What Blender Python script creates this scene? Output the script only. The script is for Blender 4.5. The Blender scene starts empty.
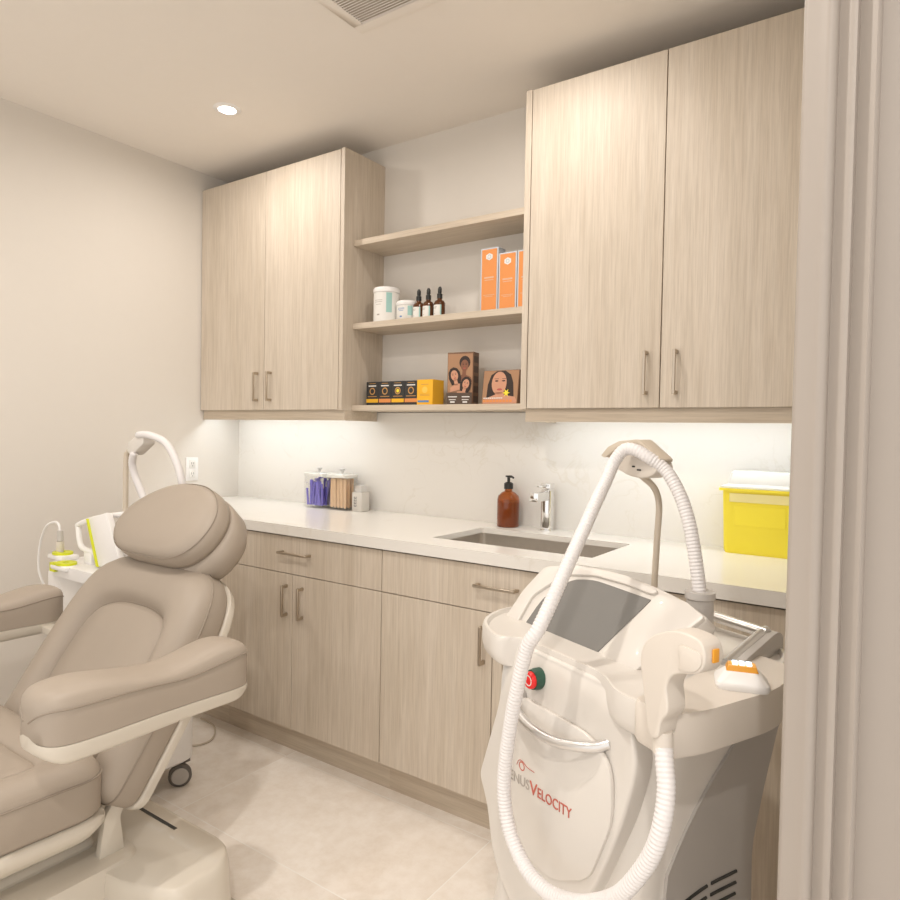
import bpy, bmesh, math, random
from mathutils import Vector, Matrix
random.seed(7)
PI = math.pi
scene = bpy.context.scene
COL = scene.collection

# ------------------------------------------------------------------ camera
F_PX, YAW, PITCH, ROLL = 677.8, 0.605, -0.026, 0.018
cy, sy, cp, sp = math.cos(YAW), math.sin(YAW), math.cos(PITCH), math.sin(PITCH)
Fw = Vector((-sy*cp, cy*cp, sp)); Rt = Vector((cy, sy, 0)); Up = Rt.cross(Fw)
R2 = Rt*math.cos(ROLL) + Up*math.sin(ROLL); U2 = -Rt*math.sin(ROLL) + Up*math.cos(ROLL)
cam_d = bpy.data.cameras.new('camera'); cam = bpy.data.objects.new('camera', cam_d); COL.objects.link(cam)
M = Matrix((R2, U2, -Fw)).transposed().to_4x4(); M.translation = Vector((3.078, -2.426, 1.29))
cam.matrix_world = M
cam_d.sensor_width = 36.0; cam_d.lens = 36.0*F_PX/900.0; cam_d.clip_start = 0.05
scene.camera = cam
# ------------------------------------------------------------------ world and exposure
w = bpy.data.worlds.new('world'); scene.world = w; w.use_nodes = True
w.node_tree.nodes['Background'].inputs[0].default_value = (1.0, 0.965, 0.925, 1)
w.node_tree.nodes['Background'].inputs[1].default_value = 1.06
scene.view_settings.view_transform = 'Standard'; scene.view_settings.look = 'None'
scene.view_settings.gamma = 1.0; scene.view_settings.use_curve_mapping = False
scene.view_settings.exposure = 0.24
CEIL = 2.603
WARM = (1.0, 0.94, 0.875)
LAMPS = [(0.699, -0.64, 4.5), (2.05, -0.68, 4.8), (0.70, -2.1, 6), (2.05, -1.9, 11.5), (3.35, -2.95, 19)]   # x, y, watts; third and fourth are added to fill chair and floor
LED_STRENGTH = 12.0

# ------------------------------------------------------------------ materials
def nd(nt, t, **kw):
    n = nt.nodes.new(t)
    for k, v in kw.items():
        if k.startswith('i_'): n.inputs[k[2:].replace('_', ' ')].default_value = v
        else: setattr(n, k, v)
    return n
def mat(name, col, rough=0.5, metal=0.0, noise=0.0, nscale=20, bump=0.0, bscale=200, coat=0.0, trans=0.0, ior=1.45, emit=None, estr=0, sss=0):
    m = bpy.data.materials.new(name); m.use_nodes = True; nt = m.node_tree
    b = nt.nodes['Principled BSDF']
    b.inputs['Base Color'].default_value = (*col, 1); b.inputs['Roughness'].default_value = rough
    b.inputs['Metallic'].default_value = metal; b.inputs['IOR'].default_value = ior
    b.inputs['Coat Weight'].default_value = coat; b.inputs['Transmission Weight'].default_value = trans
    if emit: b.inputs['Emission Color'].default_value = (*emit, 1); b.inputs['Emission Strength'].default_value = estr
    tc = nd(nt, 'ShaderNodeTexCoord')
    n = nd(nt, 'ShaderNodeTexNoise'); n.inputs['Scale'].default_value = nscale; n.inputs['Detail'].default_value = 4
    nt.links.new(tc.outputs['Object'], n.inputs['Vector'])
    mx = nd(nt, 'ShaderNodeMix', data_type='RGBA')
    k = max(noise, 0.01)
    mx.inputs[6].default_value = (*[c*(1-k) for c in col], 1); mx.inputs[7].default_value = (*[min(1, c*(1+k)) for c in col], 1)
    nt.links.new(n.outputs['Fac'], mx.inputs[0]); nt.links.new(mx.outputs[2], b.inputs['Base Color'])
    if bump:
        n2 = nd(nt, 'ShaderNodeTexNoise'); n2.inputs['Scale'].default_value = bscale
        nt.links.new(tc.outputs['Object'], n2.inputs['Vector'])
        bp = nd(nt, 'ShaderNodeBump'); bp.inputs['Strength'].default_value = bump; bp.inputs['Distance'].default_value = 0.001
        nt.links.new(n2.outputs['Fac'], bp.inputs['Height']); nt.links.new(bp.outputs[0], b.inputs['Normal'])
    return m
def wood(name, c1, c2, c3, vec='vertical'):
    m = bpy.data.materials.new(name); m.use_nodes = True; nt = m.node_tree; b = nt.nodes['Principled BSDF']
    b.inputs['Roughness'].default_value = 0.55
    tc = nd(nt, 'ShaderNodeTexCoord'); 
    def nz(sc, scale, det, rough=0.6, dist=0.0):
        mp = nd(nt, 'ShaderNodeMapping'); mp.inputs['Scale'].default_value = sc
        nt.links.new(tc.outputs['Object'], mp.inputs['Vector'])
        n = nd(nt, 'ShaderNodeTexNoise'); n.inputs['Scale'].default_value = scale; n.inputs['Detail'].default_value = det
        n.inputs['Roughness'].default_value = rough; n.inputs['Distortion'].default_value = dist
        nt.links.new(mp.outputs[0], n.inputs['Vector']); return n
    h = (1, 1, 0.03) if vec == 'vertical' else (0.03, 1, 1)
    h2 = (1, 1, 0.12) if vec == 'vertical' else (0.12, 1, 1)
    a = nz(h, 60, 6, 0.7); g = nz(h2, 9, 3, 0.5, 0.6); fine = nz(h, 260, 3)
    r = nd(nt, 'ShaderNodeValToRGB'); r.color_ramp.elements[0].position = 0.33; r.color_ramp.elements[0].color = (*c1, 1)
    r.color_ramp.elements[1].position = 0.68; r.color_ramp.elements[1].color = (*c2, 1)
    nt.links.new(a.outputs['Fac'], r.inputs[0])
    r2 = nd(nt, 'ShaderNodeValToRGB'); r2.color_ramp.elements[0].position = 0.40; r2.color_ramp.elements[0].color = (*c3, 1)
    r2.color_ramp.elements[1].position = 0.62; r2.color_ramp.elements[1].color = (1, 1, 1, 1)
    nt.links.new(g.outputs['Fac'], r2.inputs[0])
    mx = nd(nt, 'ShaderNodeMix', data_type='RGBA', blend_type='MULTIPLY'); mx.inputs[0].default_value = 1
    nt.links.new(r.outputs[0], mx.inputs[6]); nt.links.new(r2.outputs[0], mx.inputs[7])
    r3 = nd(nt, 'ShaderNodeValToRGB'); r3.color_ramp.elements[0].position = 0.3; r3.color_ramp.elements[0].color = (0.86, 0.85, 0.84, 1)
    r3.color_ramp.elements[1].position = 0.6; r3.color_ramp.elements[1].color = (1, 1, 1, 1)
    nt.links.new(fine.outputs['Fac'], r3.inputs[0])
    mx2 = nd(nt, 'ShaderNodeMix', data_type='RGBA', blend_type='MULTIPLY'); mx2.inputs[0].default_value = 1
    nt.links.new(mx.outputs[2], mx2.inputs[6]); nt.links.new(r3.outputs[0], mx2.inputs[7])
    nt.links.new(mx2.outputs[2], b.inputs['Base Color'])
    bp = nd(nt, 'ShaderNodeBump'); bp.inputs['Strength'].default_value = 0.15; bp.inputs['Distance'].default_value = 0.001
    nt.links.new(a.outputs['Fac'], bp.inputs['Height']); nt.links.new(bp.outputs[0], b.inputs['Normal'])
    return m
def tile_mat():
    m = bpy.data.materials.new('floor_tile'); m.use_nodes = True; nt = m.node_tree; b = nt.nodes['Principled BSDF']
    b.inputs['Roughness'].default_value = 0.42
    tc = nd(nt, 'ShaderNodeTexCoord'); sx = nd(nt, 'ShaderNodeSeparateXYZ'); nt.links.new(tc.outputs['Object'], sx.inputs[0])
    def mth(op, a, bb=None):
        n = nd(nt, 'ShaderNodeMath', operation=op)
        for i, v in enumerate((a, bb)):
            if v is None: continue
            if isinstance(v, (int, float)): n.inputs[i].default_value = v
            else: nt.links.new(v, n.inputs[i])
        return n.outputs[0]
    def line(s, off, per, wd):
        t = mth('ADD', s, -off + per*20); t = mth('MODULO', t, per); d = mth('MINIMUM', t, mth('SUBTRACT', per, t))
        return mth('LESS_THAN', d, wd)
    gx = line(sx.outputs[0], 1.06, 0.94, 0.0018); gy = line(sx.outputs[1], -0.605, 0.466, 0.0018)
    g = mth('MAXIMUM', gx, gy)
    # a different tone for every tile
    ix = mth('FLOOR', mth('DIVIDE', mth('ADD', sx.outputs[0], -1.06+18.8), 0.94)); iy = mth('FLOOR', mth('DIVIDE', mth('ADD', sx.outputs[1], 0.605+9.32), 0.466))
    cx = nd(nt, 'ShaderNodeCombineXYZ'); nt.links.new(ix, cx.inputs[0]); nt.links.new(iy, cx.inputs[1])
    wn = nd(nt, 'ShaderNodeTexWhiteNoise'); nt.links.new(cx.outputs[0], wn.inputs['Vector'])
    off = nd(nt, 'ShaderNodeVectorMath', operation='MULTIPLY_ADD'); nt.links.new(wn.outputs['Color'], off.inputs[0]); off.inputs[1].default_value = (9, 9, 9)
    nt.links.new(tc.outputs['Object'], off.inputs[2])
    n1 = nd(nt, 'ShaderNodeTexNoise'); n1.inputs['Scale'].default_value = 3.2; n1.inputs['Detail'].default_value = 9; n1.inputs['Roughness'].default_value = 0.62; n1.inputs['Distortion'].default_value = 0.5
    n2 = nd(nt, 'ShaderNodeTexNoise'); n2.inputs['Scale'].default_value = 22; n2.inputs['Detail'].default_value = 8; n2.inputs['Roughness'].default_value = 0.7
    for n in (n1, n2): nt.links.new(off.outputs[0], n.inputs['Vector'])
    r = nd(nt, 'ShaderNodeValToRGB'); e = r.color_ramp.elements
    e[0].position = 0.32; e[0].color = (0.82, 0.745, 0.665, 1); e[1].position = 0.62; e[1].color = (0.93, 0.88, 0.82, 1)
    nt.links.new(n1.outputs['Fac'], r.inputs[0])
    r2 = nd(nt, 'ShaderNodeValToRGB'); r2.color_ramp.elements[0].position = 0.35; r2.color_ramp.elements[0].color = (0.92, 0.90, 0.875, 1)
    r2.color_ramp.elements[1].position = 0.6; r2.color_ramp.elements[1].color = (1, 1, 1, 1); nt.links.new(n2.outputs['Fac'], r2.inputs[0])
    mx = nd(nt, 'ShaderNodeMix', data_type='RGBA', blend_type='MULTIPLY'); mx.inputs[0].default_value = 1
    nt.links.new(r.outputs[0], mx.inputs[6]); nt.links.new(r2.outputs[0], mx.inputs[7])
    m3 = nd(nt, 'ShaderNodeMix', data_type='RGBA'); nt.links.new(g, m3.inputs[0]); nt.links.new(mx.outputs[2], m3.inputs[6]); m3.inputs[7].default_value = (0.93, 0.90, 0.85, 1)
    nt.links.new(m3.outputs[2], b.inputs['Base Color'])
    return m
def quartz_mat():
    m = bpy.data.materials.new('quartz'); m.use_nodes = True; nt = m.node_tree; b = nt.nodes['Principled BSDF']
    b.inputs['Roughness'].default_value = 0.22
    tc = nd(nt, 'ShaderNodeTexCoord')
    n = nd(nt, 'ShaderNodeTexNoise'); n.inputs['Scale'].default_value = 5; n.inputs['Detail'].default_value = 8; n.inputs['Distortion'].default_value = 1.6
    nt.links.new(tc.outputs['Object'], n.inputs['Vector'])
    r = nd(nt, 'ShaderNodeValToRGB'); e = r.color_ramp.elements; e[0].position = 0.495; e[0].color = (0.80, 0.77, 0.72, 1); e[1].position = 0.52; e[1].color = (0.74, 0.70, 0.63, 1)
    x = e.new(0.545); x.color = (0.80, 0.77, 0.72, 1)
    n2 = nd(nt, 'ShaderNodeTexNoise'); n2.inputs['Scale'].default_value = 3.0
    nt.links.new(tc.outputs['Object'], n2.inputs['Vector'])
    r2 = nd(nt, 'ShaderNodeValToRGB'); r2.color_ramp.elements[0].position = 0.5; r2.color_ramp.elements[1].position = 0.65
    nt.links.new(n2.outputs['Fac'], r2.inputs[0])
    mx = nd(nt, 'ShaderNodeMix', data_type='RGBA'); nt.links.new(r2.outputs[0], mx.inputs[0]); mx.inputs[6].default_value = (0.80, 0.77, 0.72, 1)
    nt.links.new(n.outputs['Fac'], r.inputs[0]); nt.links.new(r.outputs[0], mx.inputs[7]); nt.links.new(mx.outputs[2], b.inputs['Base Color'])
    return m

PAINT = mat('wall_paint', (0.74, 0.695, 0.635), 0.75, noise=0.01, bump=0.05, bscale=300)
CEILP = mat('ceiling_paint', (0.84, 0.79, 0.73), 0.85)
TRIMP = mat('trim_paint', (0.375, 0.33, 0.29), 0.5)
WOOD = wood('oak_laminate', (0.61, 0.52, 0.42), (0.70, 0.62, 0.52), (0.93, 0.92, 0.90))
WOODH = wood('oak_laminate_edge', (0.60, 0.51, 0.40), (0.68, 0.59, 0.48), (0.94, 0.92, 0.90), 'horizontal')
TILE = tile_mat(); QUARTZ = quartz_mat()
DARK = mat('dark_gap', (0.05, 0.045, 0.04), 0.8)
NICKEL = mat('brushed_nickel', (0.50, 0.43, 0.35), 0.35, 1.0, noise=0.04)
STEEL = mat('brushed_steel', (0.70, 0.66, 0.61), 0.30, 1.0, noise=0.05, nscale=60)
CHROME = mat('chrome', (0.85, 0.85, 0.85), 0.06, 1.0)
SILVER = mat('satin_silver', (0.72, 0.71, 0.70), 0.28, 0.9)
VINYL = mat('taupe_vinyl', (0.385, 0.325, 0.265), 0.48, noise=0.02, bump=0.12, bscale=500)
SEAM = mat('vinyl_seam', (0.30, 0.25, 0.20), 0.6)
SHELL = mat('chair_shell', (0.64, 0.585, 0.50), 0.32, noise=0.01, coat=0.2)
WPL = mat('white_plastic', (0.70, 0.66, 0.61), 0.33, noise=0.01, coat=0.15)
WPL2 = mat('cream_plastic', (0.69, 0.63, 0.56), 0.42, noise=0.01)
WHITE = mat('bright_white_plastic', (0.86, 0.84, 0.82), 0.35)
GREYP = mat('grey_plastic', (0.42, 0.39, 0.36), 0.45, noise=0.02)
GREYL = mat('light_grey_plastic', (0.52, 0.49, 0.46), 0.4)
BLACKP = mat('black_plastic', (0.025, 0.025, 0.022), 0.35)
HOSE = mat('hose_plastic', (0.76, 0.73, 0.72), 0.38)
BEIGE = mat('beige_rod', (0.60, 0.52, 0.42), 0.35)
SCREEN = mat('screen_glass', (0.20, 0.195, 0.185), 0.14, noise=0.03, coat=0.6)
RED = mat('red_button', (0.80, 0.03, 0.03), 0.3)
GREEN = mat('dark_green_ring', (0.03, 0.09, 0.06), 0.4)
ORANGE = mat('orange_print', (0.76, 0.29, 0.085), 0.5)
AMBERP = mat('amber_plastic', (0.80, 0.36, 0.04), 0.3)
YELLOWB = mat('yellow_carton', (0.90, 0.48, 0.03), 0.5)
YELLOW = mat('yellow_sharps_plastic', (0.93, 0.78, 0.05), 0.35, noise=0.02)
CLEARP = mat('frosted_clear_plastic', (0.93, 0.92, 0.87), 0.25, trans=0.2, ior=1.3)
CLEAR = mat('clear_acrylic', (1, 1, 1), 0.03, trans=1.0, ior=1.2)
def thin_clear(name, tint, k):
    m = bpy.data.materials.new(name); m.use_nodes = True; nt = m.node_tree; nt.nodes.clear()
    o = nd(nt, 'ShaderNodeOutputMaterial'); mx = nd(nt, 'ShaderNodeMixShader'); mx.inputs[0].default_value = k
    t = nd(nt, 'ShaderNodeBsdfTransparent'); t.inputs[0].default_value = (*tint, 1); g = nd(nt, 'ShaderNodeBsdfGlossy'); g.inputs['Roughness'].default_value = 0.08
    nt.links.new(t.outputs[0], mx.inputs[1]); nt.links.new(g.outputs[0], mx.inputs[2]); nt.links.new(mx.outputs[0], o.inputs[0]); return m
CLEAR = thin_clear('clear_acrylic_wall', (0.985, 0.985, 0.98), 0.05)
AMBER = mat('amber_glass', (0.55, 0.15, 0.025), 0.05, trans=0.8, ior=1.35, coat=0.5)
DAMBER = mat('brown_glass', (0.10, 0.035, 0.012), 0.12)
LIME = mat('lime_plastic', (0.66, 0.70, 0.02), 0.4)
CARTON = mat('white_carton', (0.80, 0.78, 0.74), 0.55)
SILVERC = mat('silver_carton', (0.55, 0.58, 0.62), 0.35, 0.3)
BLACKC = mat('black_carton', (0.035, 0.035, 0.035), 0.4)
BRONZE = mat('bronze_print', (0.55, 0.30, 0.10), 0.4)
TAN = mat('tan_carton', (0.20, 0.11, 0.065), 0.45)
SKIN1 = mat('print_skin_light', (0.60, 0.30, 0.19), 0.5); SKIN2 = mat('print_skin_tan', (0.50, 0.25, 0.14), 0.5); SKIN3 = mat('print_skin_deep', (0.24, 0.10, 0.055), 0.5)
HAIR = mat('print_hair', (0.035, 0.02, 0.015), 0.5); LIP = mat('print_lips', (0.45, 0.10, 0.08), 0.5)
INKG = mat('grey_ink', (0.42, 0.38, 0.34), 0.6); INKR = mat('red_ink', (0.52, 0.13, 0.09), 0.6); INKD = mat('dark_ink', (0.10, 0.10, 0.11), 0.6)
TEAL = mat('teal_print', (0.35, 0.58, 0.54), 0.5); BLUEI = mat('blue_print', (0.12, 0.25, 0.5), 0.5); WINK = mat('white_ink', (0.8, 0.78, 0.74), 0.6)
PURPLE = mat('violet_plastic', (0.20, 0.17, 0.66), 0.4); PALEW = mat('pale_stick_wood', (0.80, 0.56, 0.36), 0.6, noise=0.08, nscale=60)
YELPET = mat('yellow_print', (0.95, 0.75, 0.05), 0.5)
RUBBER = mat('grey_rubber', (0.16, 0.145, 0.13), 0.6)
GLOW = mat('lamp_lens', (1, 1, 1), 0.4, emit=(1.0, 0.95, 0.88), estr=9)
LEDM = mat('led_diffuser', (1, 1, 1), 0.4, emit=(0.84, 0.93, 1.0), estr=LED_STRENGTH)
BLUEG = mat('blue_white_led', (0.8, 0.9, 1), 0.2, emit=(0.65, 0.85, 1.0), estr=1.6)

# ------------------------------------------------------------------ mesh helpers
def box(bm, x0, x1, y0, y1, z0, z1, T=None):
    vs = [bm.verts.new((x, y, z)) for x in (x0, x1) for y in (y0, y1) for z in (z0, z1)]
    for f in ((0,1,3,2), (4,6,7,5), (0,4,5,1), (2,3,7,6), (0,2,6,4), (1,5,7,3)): bm.faces.new([vs[i] for i in f])
    if T is not None:
        for v in vs: v.co = T @ v.co
def loft(bm, rings, cap=True, closed=True):
    R = [[bm.verts.new(p) for p in r] for r in rings]
    n = len(R[0])
    for a, b in zip(R, R[1:]):
        for i in range(n if closed else n-1):
            j = (i+1) % n
            try: bm.faces.new((a[i], a[j], b[j], b[i]))
            except ValueError: pass
    if cap:
        for r in (R[0], R[-1]):
            try: bm.faces.new(r)
            except ValueError: pass
def prism(bm, pts, f):
    """pts 2-D polygon, f(u, v, side) -> 3-D for side 0 and 1"""
    loft(bm, [[f(u, v, 0) for u, v in pts], [f(u, v, 1) for u, v in pts]])
def smooth(pts, k=6):
    P = [Vector(p) for p in pts]; out = []
    for i in range(len(P)-1):
        p0 = P[max(i-1, 0)]; p1 = P[i]; p2 = P[i+1]; p3 = P[min(i+2, len(P)-1)]
        for j in range(k):
            t = j/k
            out.append(0.5*((2*p1) + (-p0+p2)*t + (2*p0-5*p1+4*p2-p3)*t*t + (-p0+3*p1-3*p2+p3)*t**3))
    out.append(P[-1]); return out
def resample(P, step):
    L = [0]
    for a, b in zip(P, P[1:]): L.append(L[-1]+(b-a).length)
    n = max(2, int(L[-1]/step)); out = []; j = 0
    for i in range(n+1):
        s = L[-1]*i/n
        while j < len(P)-2 and L[j+1] < s: j += 1
        t = (s-L[j])/max(1e-9, L[j+1]-L[j]); out.append(P[j].lerp(P[j+1], min(1, max(0, t))))
    return out
def tube(bm, P, r, seg=12, cap=True):
    P = [Vector(p) for p in P]; n = len(P)
    T = [(P[min(i+1, n-1)]-P[max(i-1, 0)]).normalized() for i in range(n)]
    ref = Vector((0, 0, 1)) if abs(T[0].z) < 0.9 else Vector((1, 0, 0))
    N = (ref - T[0]*ref.dot(T[0])).normalized(); rings = []
    for i in range(n):
        N = (N - T[i]*N.dot(T[i])).normalized(); B = T[i].cross(N)
        rr = r[i] if isinstance(r, (list, tuple)) else r
        rings.append([P[i] + (N*math.cos(2*PI*k/seg) + B*math.sin(2*PI*k/seg))*rr for k in range(seg)])
    loft(bm, rings, cap)
def ribbed(bm, P, r, pitch=0.006, dr=0.0012, seg=14):
    Q = resample(P, pitch/2); tube(bm, Q, [r + (dr if i % 2 else -dr) for i in range(len(Q))], seg)
def lathe(bm, prof, c=(0, 0, 0), seg=24, sx=1, sy=1):
    loft(bm, [[Vector((c[0]+r*sx*math.cos(2*PI*k/seg), c[1]+r*sy*math.sin(2*PI*k/seg), c[2]+z)) for k in range(seg)] for r, z in prof])
def rrect(x0, x1, y0, y1, r, n=5):
    out = []
    for cx_, cy_, a in ((x1-r, y1-r, 0), (x0+r, y1-r, PI/2), (x0+r, y0+r, PI), (x1-r, y0+r, 1.5*PI)):
        for i in range(n+1):
            t = a + PI/2*i/n; out.append((cx_+r*math.cos(t), cy_+r*math.sin(t)))
    return out
def roundpoly(pts, r=0.01, n=5):
    out = []; N = len(pts)
    for i in range(N):
        p = Vector(pts[i]); a = Vector(pts[i-1]); b = Vector(pts[(i+1) % N])
        ri = r[i] if isinstance(r, (list, tuple)) else r
        da = min(ri, (a-p).length*0.48); db = min(ri, (b-p).length*0.48)
        A = p + (a-p).normalized()*da; B = p + (b-p).normalized()*db
        for k in range(n+1):
            t = k/n; out.append(tuple(A*(1-t)**2 + p*2*t*(1-t) + B*t*t))
    return out
def ell(cx_, cy_, rx, ry, n=20, a0=0): return [(cx_+rx*math.cos(2*PI*i/n+a0), cy_+ry*math.sin(2*PI*i/n+a0)) for i in range(n)]
def NB(): return bmesh.new()
def obj(name, bm, m, parent=None, bevel=0, seg=2, ang=40, shift=None):
    if shift is not None:
        for v in bm.verts: v.co += Vector(shift)
    bmesh.ops.remove_doubles(bm, verts=bm.verts, dist=1e-6)
    bmesh.ops.recalc_face_normals(bm, faces=bm.faces)
    if bevel:
        es = [e for e in bm.edges if len(e.link_faces) == 2 and e.calc_face_angle(0) > math.radians(30)]
        bmesh.ops.bevel(bm, geom=es, offset=bevel, segments=seg, profile=0.5, affect='EDGES', clamp_overlap=True)
    me = bpy.data.meshes.new(name); bm.to_mesh(me); bm.free()
    for p in me.polygons: p.use_smooth = True
    me.set_sharp_from_angle(angle=math.radians(ang))
    me.materials.append(m)
    o = bpy.data.objects.new(name, me); COL.objects.link(o)
    if parent is not None: o.parent = parent
    return o
def tag(o, label, cat, group=None):
    o['label'] = label; o['category'] = cat
    if group: o['group'] = group
    return o
def thing(name, label, cat, loc=(0, 0, 0), rz=0, group=None):
    o = bpy.data.objects.new(name, None); COL.objects.link(o); o.empty_display_size = 0.1
    o.location = loc; o.rotation_euler = (0, 0, rz); return tag(o, label, cat, group)
def struct(name, bm, m, **k):
    o = obj(name, bm, m, **k); o['kind'] = 'structure'; return o
def bx(name, m, parent, b, bevel=0.0, seg=2):
    bm = NB(); box(bm, *b); return obj(name, bm, m, parent, bevel, seg)
def copy_tree(o, parent=None):
    c = o.copy(); COL.objects.link(c); c.parent = parent
    for ch in list(o.children): copy_tree(ch, c)
    return c
def text_mesh(name, s, size, m, parent, X, Y, org, depth=0.0006, width=None, spacing=1.0):
    """writing laid on the plane org + X*u + Y*v"""
    cu = bpy.data.curves.new('writing', 'FONT'); cu.body = s; cu.size = size; cu.extrude = depth; cu.space_character = spacing; cu.resolution_u = 3
    t = bpy.data.objects.new('writing', cu); COL.objects.link(t)
    bpy.context.view_layer.update()
    me = bpy.data.meshes.new_from_object(t.evaluated_get(bpy.context.evaluated_depsgraph_get()))
    bpy.data.objects.remove(t); bpy.data.curves.remove(cu)
    xs = [v.co.x for v in me.vertices]; k = width/(max(xs)-min(xs)) if width else 1.0; x0 = min(xs)
    X = Vector(X).normalized(); Y = Vector(Y).normalized(); Z = X.cross(Y); org = Vector(org)
    for v in me.vertices: v.co = org + X*((v.co.x-x0)*k) + Y*v.co.y + Z*v.co.z
    me.materials.clear(); me.materials.append(m)
    o = bpy.data.objects.new(name, me); COL.objects.link(o); o.parent = parent; return o

# ------------------------------------------------------------------ the room
def slab(name, m, *b, T=None):
    bm = NB(); box(bm, *b, T); return struct(name, bm, m)
slab('floor', TILE, -0.1, 4.5, -4.0, 0.1, -0.06, 0)
slab('ceiling', CEILP, -0.1, 4.5, -4.0, 0.1, CEIL, CEIL+0.08)
slab('wall_back', PAINT, -0.1, 4.5, 0.0, 0.1, 0, CEIL)
slab('wall_left', PAINT, -0.1, 0.0, -4.0, 0.0, 0, CEIL)
slab('wall_right', PAINT, 3.35, 3.45, -1.45, 0.0, 0, CEIL)
slab('wall_doorway', TRIMP, 2.995, 4.4, -1.55, -1.45, 0, CEIL)
# moulded casing round the doorway, at the near side of that wall
bm = NB()
cx0 = 2.955
prof = [(0, -1.45), (0, -1.562), (0.002, -1.568), (0.006, -1.570), (0.018, -1.571), (0.026, -1.576), (0.031, -1.578), (0.036, -1.576), (0.039, -1.569), (0.0395, -1.566),
        (0.044, -1.567), (0.050, -1.572), (0.055, -1.574), (0.059, -1.573), (0.0605, -1.564), (0.061, -1.562), (0.067, -1.564), (0.074, -1.569), (0.079, -1.571), (0.0825, -1.568), (0.083, -1.55), (0.041, -1.55), (0.041, -1.45)]
prism(bm, prof, lambda u, v, s: Vector((cx0+0.002+u*0.91, v, (0, CEIL)[s])))
struct('trim_1', bm, TRIMP, ang=60)
bm = NB(); box(bm, 0.0, 0.63, -0.012, 0, 0, 0.1); box(bm, 0, 0.012, -3.9, 0, 0, 0.1); struct('baseboard_left', bm, TRIMP)
# stone splashback on the back wall
slab('trim_2', QUARTZ, 0.0, 3.35, -0.02, 0.0, 0.92, 1.375)

# ------------------------------------------------------------------ ceiling lamps and vent
def downlight(x, y, watts, label):
    t = thing('recessed_downlight', label, 'ceiling light', (x, y, CEIL), 0, 'recessed ceiling downlights')
    bm = NB(); lathe(bm, [(0.036, -0.002), (0.036, -0.006), (0.050, -0.004), (0.056, 0.0), (0.036, 0.0)], seg=32); 
    obj('trim_ring', bm, WHITE, t)
    bm = NB(); lathe(bm, [(0.0005, -0.001), (0.036, -0.001), (0.036, -0.003), (0.0005, -0.0035)], seg=32); obj('lens', bm, GLOW, t)
    ld = bpy.data.lights.new('downlight_lamp', 'AREA'); ld.shape = 'DISK'; ld.size = 0.07; ld.spread = math.radians(172); ld.energy = watts; ld.color = WARM
    lo = bpy.data.objects.new('downlight_lamp', ld); COL.objects.link(lo); lo.location = (0, 0, -0.006); lo.parent = t
    return t
LL = ['round recessed downlight in the ceiling near the left wall, lit white', 'round recessed downlight above the sink, beyond the top of the photo',
      'round downlight added as fill light above the foot of the treatment chair', 'round downlight added in the middle of the room to brighten the floor', 'round recessed downlight over the doorway behind the viewer']
for (x, y, wt), l in zip(LAMPS, LL): downlight(x, y, wt, l)

t = thing('ceiling_vent', 'square cream louvred air vent in the ceiling', 'vent', (1.695, -0.905, CEIL))
bm = NB()
for a in ((-0.165, 0.165, -0.165, -0.125), (-0.165, 0.165, 0.125, 0.165), (-0.165, -0.125, -0.125, 0.125), (0.125, 0.165, -0.125, 0.125)): box(bm, *a, -0.008, 0)
obj('frame', bm, CEILP, t, 0.003)
bm = NB()
for i in range(24):
    y = -0.122 + i*0.0106; T = Matrix.Translation((0, y, -0.004)) @ Matrix.Rotation(0.6, 4, 'X'); box(bm, -0.125, 0.125, -0.0045, 0.0045, -0.0012, 0.0012, T)
obj('louvres', bm, CEILP, t); bx('duct_backing', BEIGE, t, (-0.125, 0.125, -0.125, 0.125, -0.0008, 0))

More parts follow.
